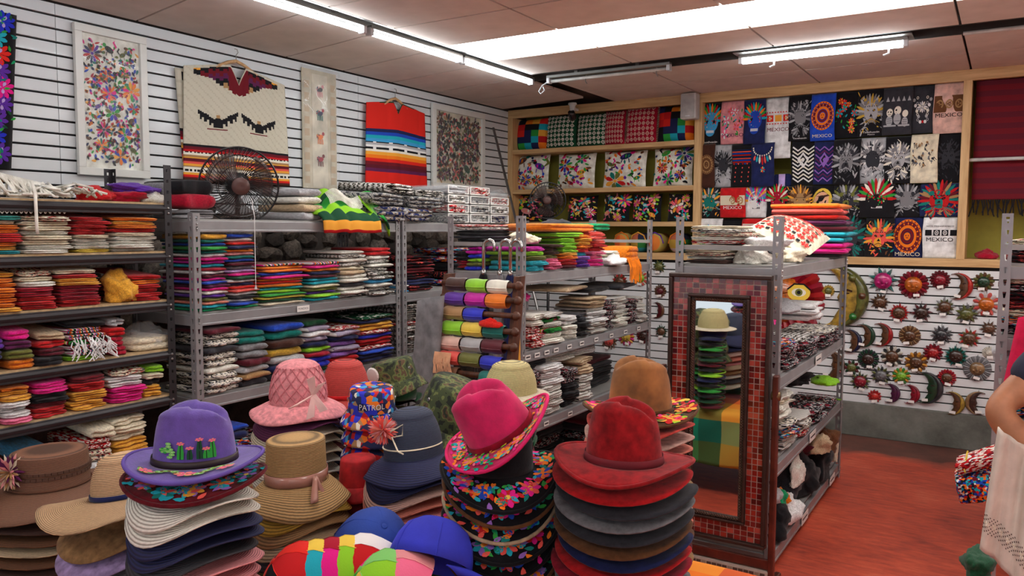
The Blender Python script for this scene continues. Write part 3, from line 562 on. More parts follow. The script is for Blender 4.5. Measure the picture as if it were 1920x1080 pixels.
PLAST = mat('clear_plastic', hx('d9dcde'), .15, coat=.5); PLAST.node_tree.nodes['Principled BSDF'].inputs['Alpha'].default_value = .25; PLAST2 = mat('thin_plastic', hx('e4e6e8'), .12, coat=.5); PLAST2.node_tree.nodes['Principled BSDF'].inputs['Alpha'].default_value = .09
def wrapped(x, y, z, d, w, h, tok, label):
    t = thing('wrapped_blanket', label, 'blanket', (x, y, z), 0, 'blankets in clear zip bags')
    o = put('blanket', FM[2][rnd.randrange(4)], cloth(tok), t); o.scale = (d*.94, w*.92, h*.92)
    for zz in (.006, h-.007): MB().tube([(.006, -w/2+.004, zz), (.006, w/2-.004, zz)], .005, 5).build('white_piping', CARD, t)
    for yy in (-w/2+.006, w/2-.006): MB().tube([(.006, yy, .004), (.006, yy, h-.006)], .005, 5).build('white_piping', CARD, t)
    MB().bb((-d, -w/2, 0), (.004, w/2, h)).build('bag', PLAST, t, bevel=.006)
for r, (zz, hh, its) in enumerate(((0, .075, 'greyb bw blueb'), (.078, .07, 'redw greyb bw'), (.152, .07, 'bw greyb redw'), (.225, .07, 'silver redw'))):
    for c, tok in enumerate(its.split()):
        wrapped(-3.71, 5.12+c*.30, zt+zz, .4, .28, hh, tok, '%s blanket in a clear bag, %s row up, %s from the grey heap' % (wd(tok), ORD[r+1], ORD[c+1]))
crumple((-3.85, 5.85, zt+.225), (.12, .16, .05), 'white', 'plastic_bag', 'clear plastic bag lying on the wrapped blankets', 'bag', m=PLAST)
# ---- on top of and among the dark rack
zd = SD[0]+B
t = thing('macrame_hanging', 'macrame hanging of white cord on a wooden dowel on the dark rack', 'wall hanging', (0, 0, 0))
dw = [onX(-60, 318, -3.9), onX(82, 352, -3.86)]; MB().tube(dw, .017, 8).build('dowel', wood('dowel', 'a9794a', 'd0a270'), t, smooth=True)
cds = MB()
for k in range(40):
    f = k/39; p = dw[0].lerp(dw[1], f); q = Vector((p.x+rnd.uniform(.02, .1), p.y+rnd.uniform(-.03, .05), zd+rnd.uniform(.006, .03))); cds.tube([p+Vector((0, 0, .018)), p+Vector((.02, 0, 0)), q, q+Vector((rnd.uniform(-.05, .03), rnd.uniform(-.06, .1), 0))], .006, 5)
for k in range(46):
    a = Vector((-3.86+rnd.uniform(-.05, .06), 1.93+rnd.uniform(0, .32), zd+rnd.uniform(.01, .06))); cds.tube([a, a+Vector((rnd.uniform(-.03, .03), rnd.uniform(-.05, .05), .02)), a+Vector((rnd.uniform(-.03, .03), rnd.uniform(-.08, .08), -.0))], .006, 5)
e = onX(66, 360, -3.77); cds.tube([e+Vector((-.03, 0, .05)), e, e+Vector((.002, 0, -.16)), e+Vector((0, .004, -.19))], .008, 6)
cds.build('cord', cloth('ivory'), t, smooth=True)
net = MB()
for k in range(14):
    for sgn in (-1, 1):
        pts = [onX(4+9*k+sgn*4*(j % 2), 380+j*5, -3.80) for j in range(5)]; net.tube(pts, .003, 4)
net.build('net', cloth('ivory'), t)
for px, tok, s, nm, lab in ((250, 'crimson', (.12, .14, .045), 'red_shawl', 'crimson shawl crumpled on top of the dark rack'), (272, 'purple', (.12, .15, .035), 'purple_shawl', 'purple shawl lying over the crimson one'), (200, 'red', (.1, .12, .05), 'red_scarf', 'bright red scarf beside the macrame cords'), (296, 'ivory', (.09, .09, .05), 'ivory_cloth', 'ivory tasselled cloth at the end post of the dark rack')):
    p = onX(px, 365, -3.97); crumple((p.x, p.y-.06, zd+(.05 if tok == 'purple' else 0)), s, tok, nm, lab, 'shawl', .2)
p = onX(225, 560, -3.86); crumple((-3.86, p.y, SD[2]+B), (.10, .085, .10), 'amber', 'yellow_shirt', 'crumpled amber shirt between the red stacks', 'shirt')
p = onX(286, 655, -3.88); t = thing('bagged_shirt', 'cream shirt in a clear plastic bag on the dark rack', 'shirt', (-3.9, p.y, SD[3]+B))
o = put('shirt', FM[2][0], cloth('cream'), t, (.08, -.03, 0)); o.scale = (.3, .24, .07); o = put('bag', CM[2], PLAST, t, (-.02, .0, .05)); o.scale = (.12, .12, .08)
fr = MB(); p = onX(165, 662, -3.79)
for k in range(70): a = Vector((-3.785, p.y+rnd.uniform(-.08, .12), SD[3]+rnd.uniform(.05, .13))); fr.tube([a, a+Vector((.02, rnd.uniform(-.02, .02), -.02)), a+Vector((.028, rnd.uniform(-.03, .03), -.045))], .0028, 4)
tag(fr.build('white_fringe', cloth('white')), 'white fringe spilling from the striped cloths on the dark rack', 'fringe')
# ---- rack behind the mirror
zt = S5[0]+B; G5 = 'textiles on the mirror rack'
fstack(-1.35, 4.08, zt, .22, .10, 'chocolate ivory otomi cream ivory', 'tablecloth', 'left pile above the mirror', G5, .36, 2, E0)
fstack(-1.32, 4.11, zt+.102, .24, .10, 'redw ivory otomi bwk cream', 'tablecloth', 'upper left pile above the mirror', G5, .34, 2, E0)
for x, y, z, s, tok, lab in ((-1.13, 4.2, 0, (.1, .13, .06), 'ivory', 'ivory fringed shawl bunched above the mirror'), (-1.1, 4.28, .07, (.12, .12, .05), 'white', 'white fringed shawl on the ivory one'), (-1.05, 4.62, 0, (.09, .16, .045), 'cream', 'cream shawl with tassels under the patterned cushion')):
    crumple((x, y, zt+z), s, tok, 'fringed_shawl', lab, 'shawl', group=G5)
t = thing('embroidered_cushion', 'white cushion embroidered in red and black lying on the mirror rack', 'cushion', (-1.13, 5.0, zt+.155)); t.rotation_euler = (.13, .40, .08)
def pil(u, v, s=1): b = (max(0, sin(PI*u))**.5)*(max(0, sin(PI*v))**.5); return (-.19+.38*u, -.36+.72*v, s*.085*b)
MB().grid(lambda u, v: pil(u, v), 16, 16).grid(lambda u, v: pil(1-u, v, -1), 16, 16).build('cover', cloth('cream'), t, smooth=True)
a = Art(1.8); r = random.Random(5)
for i in range(7):
    for j in range(11):
        u, v = .14+.72*i/6, .08+.84*j/10
        if (i+j) % 2 == 0: a.flower(u, v, .075, ['red', 'scarlet'], 6, 0)
        else: a.rect(u-.03, v-.018, u+.03, v+.018, 'red' if r.random() < .6 else 'black')
a.line([(.08, .1), (.08, .9)], .02, 'black'); a.line([(.92, .1), (.92, .9)], .02, 'black'); a.line([(.3, .1), (.4, .3), (.3, .5), (.4, .7), (.3, .9)], .015, 'black')
a.build('embroidery', lambda u, v, l: Vector(pil(u, v))+Vector((0, 0, l+.001)), t)
its = ['black', 'fuchsia', 'fuchsia', 'turquoise', 'turquoise', 'maroon', 'plum', 'scarlet', 'coral', 'orange']; zz = zt
for i, tok in enumerate(its):
    h = .037 if i else .022; garment(-.925-.012*(i > 6)-.015*(i > 7)+(.02 if i in (3, 4, 5) else 0), 5.68, zz, .42, .42, h, tok, '%s folded rebozo, %s from top of the bright pile over the suns' % (wd(tok), ORD[len(its)-i]), 'rebozo', 'bright rebozos on the mirror rack', 1, rnd.uniform(-.08, .08)); zz += h
w5 = "mirror rack's second shelf"
rackstacks(-.975, S5[1]+B, 690, [(1473, 1500, 640, 'dots*4 candy'), (1502, 1535, 630, 'dots*4 bw'), (1537, 1560, 620, 'dots*4 bwk'), (1562, 1580, 612, 'dots*3 bwk')], 'mask bundle', w5, G5, d=.28, layers=3)
for y, z, s, tok, nm, lab in ((4.3, .23, (.12, .13, .04), 'fuchsia', 'beanie', 'fuchsia knitted beanie on the mirror rack'), (4.3, .31, (.12, .13, .04), 'forest', 'beanie', 'green and red knitted beanie on the mirror rack'), (4.32, .39, (.11, .12, .035), 'black', 'beanie', 'black knitted beanie topmost beside the mirror'), (4.75, .28, (.13, .17, .05), 'silver', 'cloth_bag', 'grey plastic-wrapped bag behind the white tote bags')): crumple((-1.15, y, S5[1]+z), s, tok, nm, lab, nm.split('_')[-1], group=G5)
fstack(-.99, 5.15, S5[1]+.20, .34, .11, 'white*3', 'tote bag', 'white pile on the speckled bundles', G5, .34, 1)
w5 = "mirror rack's third shelf"
rackstacks(-.975, S5[2]+B, 858, [(1470, 1494, 792, 'sox*3 candy*2 bwk'), (1496, 1518, 778, 'redw bwk*2 sox*2'), (1520, 1545, 768, 'dots*3 redw dots'), (1547, 1566, 758, 'dots*2 candy dots'), (1567, 1582, 750, 'lime dots*2')], 'sock bundle', w5, G5, d=.26, layers=3)
fstack(-1.0, 4.42, S5[2]+.185, .30, .13, 'ivory*3 cream ivory', 'sock bundle', 'ivory pile above the near socks', G5, .3, 3)
crumple((-1.15, 5.2, S5[2]+.24), (.14, .2, .04), 'black', 'black_beret', 'flat black beret behind the green socks', 'hat'); crumple((-1.02, 5.62, S5[2]+.17), (.08, .1, .035), 'lime', 'lime_sock', 'neon lime sock bundle at the far post', 'sock')
w5 = 'on the bottom shelf of the mirror rack'
hp = [('white', 4.55, -1.02, .02, (.09, .15, .1), 'white printed shirt'), ('black', 4.32, -1.05, .02, (.1, .14, .12), 'near black printed shirt'), ('silver', 4.3, -1.08, .17, (.1, .12, .07), 'silver-grey cap'), ('emerald', 4.42, -1.03, .14, (.06, .07, .05), 'emerald cloth scrap'), ('orange', 4.5, -1.02, .13, (.05, .05, .05), 'orange patterned scrap'), ('charcoal', 4.8, -1.12, .04, (.12, .15, .15), 'charcoal speckled shirt'), ('ivory', 4.78, -1.0, .16, (.035, .12, .1), 'ivory strip of cloth'), ('black', 5.1, -1.05, .02, (.12, .19, .16), 'large black shirt'), ('maroon', 5.3, -1.12, .2, (.1, .15, .07), 'maroon scarf'), ('black', 5.5, -1.03, .02, (.1, .18, .13), 'far black hoodie'), ('beige', 5.35, -.99, .22, (.06, .1, .07), 'beige furry hat'), ('brown', 5.7, -1.02, .14, (.09, .1, .12), 'brown furry hat'), ('cream', 5.78, -.97, .06, (.025, .06, .12), 'cream sleeve')]
for tok, y, x, z, s, nm in hp: crumple((x, y, S5[3]+B+z-.01), s, tok, nm.split()[-1], '%s heaped %s' % (nm, w5), nm.split()[-1], rnd.uniform(-.6, .6), 'heap on the bottom shelf')
# ---- rack beside the person
for i, (x, tokl) in enumerate(((.10, 'dots candy otomi zag*2 dots otomi'), (.36, 'candy*3 zag dots'))): fstack(x, 4.19, S6[1]+B, .24, .26, tokl, 'pouch', '%s pile at near end of right-hand rack' % ('left', 'right')[i], 'pouches on the right-hand rack', .3, 2, E0)
fstack(.12, 4.19, S6[0]+B, .24, .11, 'zag dots otomi', 'pouch', 'top pile at near end of right-hand rack', 'pouches on the right-hand rack', .3, 2, E0)
fstack(.02, 4.9, S6[2]+B, .4, .3, 'candy*3 zag*2', 'pouch', 'middle shelf pile of right-hand rack', 'pouches on the right-hand rack', .3, 2, PI)
sheet('hot_pink_shawl', lambda u, v: (.05+.32*u-.055*v*(1-u)+.012*sin(u*14), 4.10-.02*v-.012*sin(u*14+v), 1.375-.36*v+.05*sin(PI*u)), 24, 24, mat('pink_knit', hx('d5164e'), .9, bs=.8, bscale=90), 'hot pink knitted shawl hanging from the right-hand rack', 'shawl', th=.02)
crumple((.06, 4.24, S6[1]-.17), (.1, .1, .08), 'silver', 'grey_bag', 'pale grey bag behind the hot pink shawl', 'bag')
t = thing('woven_bag', 'red and yellow woven bag sticking out of the right-hand rack', 'bag', (0, 0, 0)); p = onX(1830, 905, -.08)
o = put('body', FM[3][2], cloth('candy'), t, (-.13, p.y, p.z-.09)); o.scale = (.14, .22, .13); o.rotation_euler = (0, .25, PI)
o = put('flap', FM[2][1], cloth('redw'), t, (-.14, p.y+.02, p.z+.03)); o.scale = (.2, .18, .06); o.rotation_euler = (0, .5, PI)
fr = MB()
for k in range(14): a = Vector((-.12, p.y-.08+k*.012, p.z+.06)); fr.tube([a, a+Vector((-.01, .02, .02)), a+Vector((.0, .04, .05))], .004, 4)
fr.build('fringe', cloth('yellow'), t)
p = onX(1826, 1052, -.06); crumple((-.05, p.y, p.z-.05), (.05, .1, .06), 'forest', 'green_bag', 'green and red woven bag low on the right-hand rack', 'bag')
# ================================================================== hangings on the left slatted wall
WX = XL+.012
def wallfn(y0, y1, z0, z1, x=WX): return lambda u, v, l=0: (x+l, y0+(y1-y0)*u, z0+(z1-z0)*v)
FRAME = mat('frame_white', hx('dcdcd6'), .4, var=.02); LINEN = cloth('ivory')
GLASS, gnt, gb = nmat('picture_glass'); gb.inputs['Roughness'].default_value = .03; gb.inputs['Alpha'].default_value = .05; gb.inputs['Base Color'].default_value = (.9, .95, .95, 1)
def framed(label, y0, y1, z0, z1, fw, seed, dens, big, cols, bg):
    t = thing('framed_embroidery', label, 'picture', (WX, (y0+y1)/2, z0), 0, 'framed embroideries'); oy = (y0+y1)/2; W, H = y1-y0, z1-z0
    for a, b in (((0, -W/2, 0), (.028, W/2, fw)), ((0, -W/2, H-fw), (.028, W/2, H)), ((0, -W/2, fw), (.028, -W/2+fw, H-fw)), ((0, W/2-fw, fw), (.028, W/2, H-fw))): MB().bb(a, b).build('frame_rail', FRAME, t, bevel=.003)
    MB().bb((.0, -W/2+fw, fw), (.006, W/2-fw, H-fw)).build('linen', bg, t)
    a = tenango(Art((H-2*fw)/(W-2*fw)), seed, dens, cols, big=big); a.build('embroidery', lambda u, v, l: (.006+l, -W/2+fw+(W-2*fw)*u, fw+(H-2*fw)*v), t)
    MB().bb((.018, -W/2+fw, fw), (.020, W/2-fw, H-fw)).build('glass', GLASS, t)
framed('tall white-framed embroidery of bright flowers and striped animals on cream linen', 2.575, 3.02, 2.055, 2.915, .045, 4, 4.2, 1.2, MULTI+['black', 'brown'], LINEN)
framed('white-framed embroidery packed with small brown and red flowers near the corner', 5.88, 6.74, 2.13, 2.91, .055, 9, 4.5, .85, ['brown', 'darkred', 'olive', 'tan', 'coral', 'black', 'forest', 'plum'], mat('linen_tan', hx('c9bfa9'), .9))
# black embroidered runner at the frame edge
t = thing('embroidered_runner', 'black cloth densely embroidered with large bright flowers, leftmost on the wall', 'cloth', (0, 0, 0)); y0, y1 = 1.95, 2.27
def fn(u, v, l=0): return (WX+.012+.008*sin(u*9)+l, y0+(y1-y0)*u-.10*(1-v)*u*0-.06*(1-v), 2.06+.82*v)
sheet('cloth', fn, 12, 20, cloth('black'), parent=t, th=.006)
a = Art(2.6); r = random.Random(3)
for i in range(9):
    for j in range(2): u, v = .22+.5*j+r.uniform(-.1, .1), .06+.105*i+.04*j; c = r.choice(['fuchsia', 'scarlet', 'emerald', 'purple', 'royal', 'turquoise', 'pink']); a.flower(u, v, .19, [c, c], 9, r.random()); a.flower(u, v, .10, ['white' if c == 'x' else c, 'lavender'], 7, .3)
for k in range(70): a.petal(r.uniform(.05, .95), r.uniform(.02, .98), r.random()*6, .1, .022, r.choice(['green', 'emerald', 'forest', 'teal']))
a.build('embroidery', lambda u, v, l: fn(u, v, l+.004), t)
HANG = wood('hanger_wood', 'b98a5a', 'd9b283')
def hanger(t, x, y, z, w, slope=.05):
    MB().tube([(x, y-w, z-slope), (x, y-w*.4, z), (x, y, z+.02), (x, y+w*.4, z), (x, y+w, z-slope)], .012, 8).build('hanger', HANG, t, smooth=True)
    MB().tube([(x, y, z+.02), (x, y, z+.06), (x, y+.018, z+.08), (x, y+.01, z+.1), (x, y-.01, z+.1)], .003, 5).build('hanger_hook', METAL, t)
def ponchofn(y0, y1, z0, z1, x, amp, sag, neck=.13):
    """hung poncho: two panels, V neck, shoulders sloping down from the hanger, soft vertical folds"""
    def fn(u, v):
        e = abs(2*u-1); dz = -sag*e**1.2*(v**2); nk = neck*max(0, 1-e/.16)*max(0, (v-.7)/.3)
        k = amp*(sin(u*11)+.6*sin(u*23+1)); fl = .05*(1-v)*(u-.5)
        return (x+.03+abs(k)*(.4+.6*(1-v))+.015*(1-e), y0+(y1-y0)*u+fl, z0+(z1-z0)*v+dz-nk)
    return fn
# cream poncho with woven birds
def bird(px, py, w):           # stepped woven bird, unit cell coordinates
    ax = abs(px)
    if ax < .16 and -.5 < py < .22: return 'black'
    if ax < .09 and .22 <= py < .42: return 'tan'
    k = int(ax*9)/9
    lo, hi = -.34+k*.85, .06+k*.80
    if .10 < ax < 1. and py < hi and py > lo-(.22 if int(ax*9) % 2 else 0): return 'black'
    if py < -.5 and py > -.6 and px > -.55 and px < .45: return 'darkred'
    return None
def poncho_col(u, v):
    if v < .30:
        b = ['chocolate', 'darkred', 'scarlet', 'amber', 'ivory', 'black', 'ivory', 'tan', 'amber', 'coral', 'darkred', 'maroon', 'amber', 'tan', 'ivory', 'black', 'red', 'darkred', 'maroon', 'black'][int(v/.30*19.99)]
        if b == 'black' and v < .25 and int(u*90) % 3 == 0: b = 'ivory'
        return PAL[b]
    for c in (.30, .70):
        q = bird((u-c)/.185, (v-.51)/.12, 1)
        if q: return PAL[q]
    e = abs(u-.5); s = int(e*26)/26
    top = .985-.03*s; lo = [.78, .76, .78, .80, .82, .84, .86, .88, .89, .9, .91, .92, .93, .95][min(13, int(e*28))]
    if e < .42 and lo < v < top:
        k = int(e*30)+int(v*60); return PAL[['darkred', 'tan', 'black', 'plum', 'darkred', 'black', 'amber', 'charcoal'][(int(e*14)+int((v-lo)*24)) % 8 if e > .1 else 0]]
    return (.80, .775, .70) if (int(u*70)+int(v*70)) % 5 else (.76, .73, .65)
t = thing('poncho', 'cream woven poncho with two dark birds and striped hem on a wooden hanger', 'poncho', (0, 0, 0))
sheet('cloth', ponchofn(3.27, 4.10, 2.06, 2.86, WX, .012, .07), 110, 110, vcol(), parent=t, th=.008, colfn=poncho_col)
sheet('back_panel', lambda u, v: (WX+.012+.004*sin(u*8), 3.22+.5*u+.05*(1-v), 2.05+.72*v), 12, 40, vcol(), parent=t, th=.006, colfn=lambda u, v: poncho_col(u, v*.62))
hanger(t, WX+.035, 3.68, 2.87, .17)
# narrow runner in clear plastic
t = thing('embroidered_runner', 'narrow beige embroidered runner in clear plastic between the two ponchos', 'cloth', (0, 0, 0)); y0, y1 = 4.30, 4.66
MB().bb((WX, y0, 2.06), (WX+.006, y1, 2.96)).build('cloth', mat('linen_beige', hx('c4b9a0'), .9, bs=.4), t)
MB().bb((WX+.006, y0+.10, 2.07), (WX+.008, y1-.1, 2.93)).build('centre_band', mat('linen_pale', hx('d3cab5'), .9), t)
a = Art(2.5); r = random.Random(8)
for k in range(9):
    for c in (.12, .88): a.rect(c-.07, .04+k*.1, c+.07, .10+k*.1, 'beige')
for i, (v, cs) in enumerate(((.84, ['charcoal', 'rose', 'navy']), (.64, ['navy', 'crimson', 'teal']), (.44, ['orange', 'crimson', 'olive']), (.25, ['crimson', 'darkred', 'plum']))):
    a.disc(.5, v, .085, cs[0], 12, .6, .3); a.disc(.58, v+.03, .04, cs[1]); a.flower(.44, v+.005, .06, cs, 7)
    for k in (-1, -.3, .3, 1): a.line([(.5+k*.06, v-.015), (.5+k*.07, v-.06)], .022, cs[(i+1) % 3])
a.build('embroidery', lambda u, v, l: (WX+.008+l, y0+(y1-y0)*u, 2.06+.9*v), t)
sheet('plastic', lambda u, v: (WX+.02+.004*sin(u*13+v*7)+.003*sin(v*23), y0-.01+(y1-y0+.02)*u, 2.05+.93*v), 14, 30, PLAST2, parent=t, th=.001)
# orange serape poncho
def orange_col(u, v):
    b = [(.12, 'scarlet'), (.20, 'scarlet'), (.24, 'plum'), (.28, 'maroon'), (.31, 'darkred'), (.35, 'scarlet'), (.39, 'orange'), (.42, 'amber'), (.435, 'ivory'), (.45, 'ivory'), (.48, 'black'), (.50, 'white'), (.52, 'silver'), (.54, 'black'), (.575, 'sky'), (.615, 'turquoise'), (.65, 'blue'), (.69, 'navy')]
    for q, c in b:
        if v < q:
            if c == 'black' and abs((u*4 % 1)-.5) < .12: c = 'white'
            return PAL[c]
    return PAL['scarlet'] if v < .985 or abs(u-.5) > .3 else PAL['forest']
t = thing('poncho', 'orange serape poncho with blue, black and white bands on a hanger', 'poncho', (0, 0, 0))
sheet('cloth', ponchofn(4.98, 5.74, 2.08, 2.84, WX, .010, .05, .1), 60, 80, vcol(), parent=t, th=.008, colfn=orange_col)
hanger(t, WX+.035, 5.34, 2.85, .15)
# ================================================================== the wooden niche: cushions
PLAID = None
def plaid(name, cols, s, coord='Object', ax=(0, 2)):
    """woven check: one band sequence across the other"""
    m, nt, b = nmat(name); v = mapping(nt, coord=coord); sx = nt.nodes.new('ShaderNodeSeparateXYZ'); nt.links.new(v, sx.inputs[0]); rs = []
    for k, a in enumerate(ax):
        mu = nt.nodes.new('ShaderNodeMath'); mu.operation = 'MULTIPLY_ADD'; mu.inputs[1].default_value = 1/(s*len(cols)); mu.inputs[2].default_value = .13+.37*k; nt.links.new(sx.outputs[a], mu.inputs[0])
        fr = nt.nodes.new('ShaderNodeMath'); fr.operation = 'FRACT'; nt.links.new(mu.outputs[0], fr.inputs[0]); r = ramp(nt, [(i/len(cols), PAL[c]) for i, c in enumerate(cols)]); nt.links.new(fr.outputs[0], r.inputs[0]); rs.append(r)
    mx = nt.nodes.new('ShaderNodeMix'); mx.data_type = 'RGBA'; mx.inputs[0].default_value = .5; nt.links.new(rs[0].outputs[0], mx.inputs[6]); nt.links.new(rs[1].outputs[0], mx.inputs[7])
    nt.links.new(mx.outputs[2], b.inputs['Base Color']); b.inputs['Roughness'].default_value = .9; bump(nt, b, noise(nt, mapping(nt), 200, 2), .3); MC[name] = m; return m
PLAID1 = plaid('plaid_bright', ['orange', 'black', 'red', 'turquoise', 'green', 'navy', 'purple'], .085); PLAID2 = plaid('plaid_table', ['orange', 'amber', 'red', 'emerald', 'forest', 'crimson', 'plum', 'orange'], .15, ax=(0, 1))
CHK = ['black', 'orange', 'navy', 'green', 'scarlet', 'black', 'turquoise', 'brown', 'amber', 'navy', 'red']
def cushion(x0, x1, z0, z1, y, label, m, group, art=None, th=.075, tilt=0.12, asp=None, fringe=None):
    W, H = (x1-x0)*.95, z1-z0; t = thing('cushion', label, 'cushion', ((x0+x1)/2, y, z0), 0, group); t.rotation_euler = (-tilt, 0, 0)
    def sf(u, v, s, l=0):
        a, b = 2*u-1, 2*v-1; q = max(0, (1-a*a))**.42*max(0, (1-b*b))**.42; pin = 1-.05*(a*a*(1-b*b)+b*b*(1-a*a))*1.0
        return (a*W/2*(1-.06*(1-b*b)*0+0)*pin, -s*(th*q+l), H/2+b*H/2*pin)
    ck = (lambda u, v: PAL[CHK[(int(u*5)*3+int(v*5)*5+int(u*5)*int(v*5)) % len(CHK)]]) if m is None else None
    MB().grid(lambda u, v: sf(u, v, 1), 15, 15, colfn=ck).grid(lambda u, v: sf(1-u, v, -1), 15, 15, colfn=ck).build('cover', m or vcol(), t, smooth=True)
    if art: art.build('embroidery', lambda u, v, l: sf(.5+(u-.5)*.93, .5+(v-.5)*.93, 1, l+.002), t)
    if fringe:
        fb = MB()
        for k in range(22): z = H*(.04+.92*k/21); fb.tube([(W/2*.97, 0, z), (W/2+.018, -.005, z-.008)], .003, 4)
        fb.build('fringe', fringe, t)
    return t
def cushrow(y, zb, px, py, fn, row):
    for i, (a, b, top, *k) in enumerate(px):
        P = onY(a, py, y); Q = onY(b, py, y); T = onY((a+b)/2, top, y); fn(i, P.x, Q.x, zb, T.z, y, k)
def geo(seed, base, c2):
    a = Art(1.0); n = 7
    for i in range(n):
        for j in range(n):
            u, v = (i+.5)/n, (j+.5)/n; d = .5/n
            if (i+j) % 2: a.flower(u, v, d*.8, [c2, c2], 8, .2, base)
            else:
                for k in (1., .62): a.poly([(u-d*k, v), (u, v-d*k), (u+d*k, v), (u, v+d*k)], c2 if k == 1. else base)
                a.disc(u, v, d*.25, c2, 6)
    return a
z1, z2, z3, z4 = 2.545+.046, 2.125+.046, 1.785+.046, NB+.066
def row1(i, x0, x1, zb, zt, y, k):
    nm = ['bright plaid cushion at the left end of the top niche shelf', 'green diamond-woven cushion next to the left plaid one', 'green diamond-woven cushion next to the red ones', 'red diamond-woven cushion next to the green ones', 'red diamond-woven cushion with a pale edge, nearest the loudspeaker plaid', 'bright plaid cushion beside the loudspeaker'][i]
    if i in (0, 5): cushion(x0, x1, zb, zt, y, nm, None, 'woven cushions', th=.07)
    else: cushion(x0, x1, zb, zt, y, nm, cloth('forest' if i < 3 else 'crimson'), 'woven cushions', geo(i, 'forest' if i < 3 else 'crimson', 'ivory' if i < 3 else 'blush'), th=.06, fringe=cloth('blush' if i > 2 else 'forest'))
cushrow(7.36, z1, [(960, 1028, 222), (1022, 1082, 214), (1079, 1141, 212), (1131, 1172, 206), (1171, 1232, 196), (1230, 1303, 196)], 275, row1, 0)
def row2(i, x0, x1, zb, zt, y, k):
    cushion(x0, x1, zb, zt, y, 'white cushion with bright floral and animal embroidery, %s from left on the middle shelf' % ORD[i+1], cloth('ivory'), 'white embroidered cushions', tenango(Art(1.0), 20+i, 1.2, MULTI+['black', 'brown'], big=1.9), th=.07)
cushrow(7.38, z2, [(962, 1030, 290), (1042, 1117, 287), (1128, 1213, 282), (1222, 1300, 277)], 353, row2, 0)
def row3(i, x0, x1, zb, zt, y, k):
    cushion(x0, x1, zb, zt, y, 'black cushion with bright floral embroidery, %s from left on the lower shelf' % ORD[i+1], cloth('black'), 'black embroidered cushions', tenango(Art(1.0), 40+i, 1.2, ['coral', 'pink', 'turquoise', 'ivory', 'amber', 'salmon', 'lime', 'fuchsia', 'rose', 'yellow'], big=2.1), th=.06)
cushrow(7.38, z3, [(966, 1040, 364), (1062, 1121, 366), (1130, 1181, 364), (1184, 1241, 363), (1250, 1299, 362)], 415, row3, 0)
for i, px in enumerate((985, 1040, 1100, 1172, 1203, 1234, 1275)):
    p = onY(px, 450, 7.36); t = thing('rolled_bag', 'rolled plaid cloth bag, %s from left on the bottom niche shelf' % ORD[i+1], 'bag', (p.x, 7.4, z4), 0, 'rolled plaid bags')
    MB().lathe([(0, -.16), (.06, -.155), (.078, -.13), (.08, 0), (.078, .13), (.06, .155), (0, .16)], 18, (0, 0, .095), M=Matrix.Rotation(PI/2, 3, 'X'), ell=1.18).build('roll', [PLAID1, PLAID2][i % 2], t, smooth=True)
    MB().tube([(-.085, -.12, .09), (-.06, -.13, .165), (0, -.135, .195), (.06, -.13, .165), (.085, -.12, .09)], .007, 6).build('strap', cloth(['orange', 'amber', 'purple'][i % 3]), t)
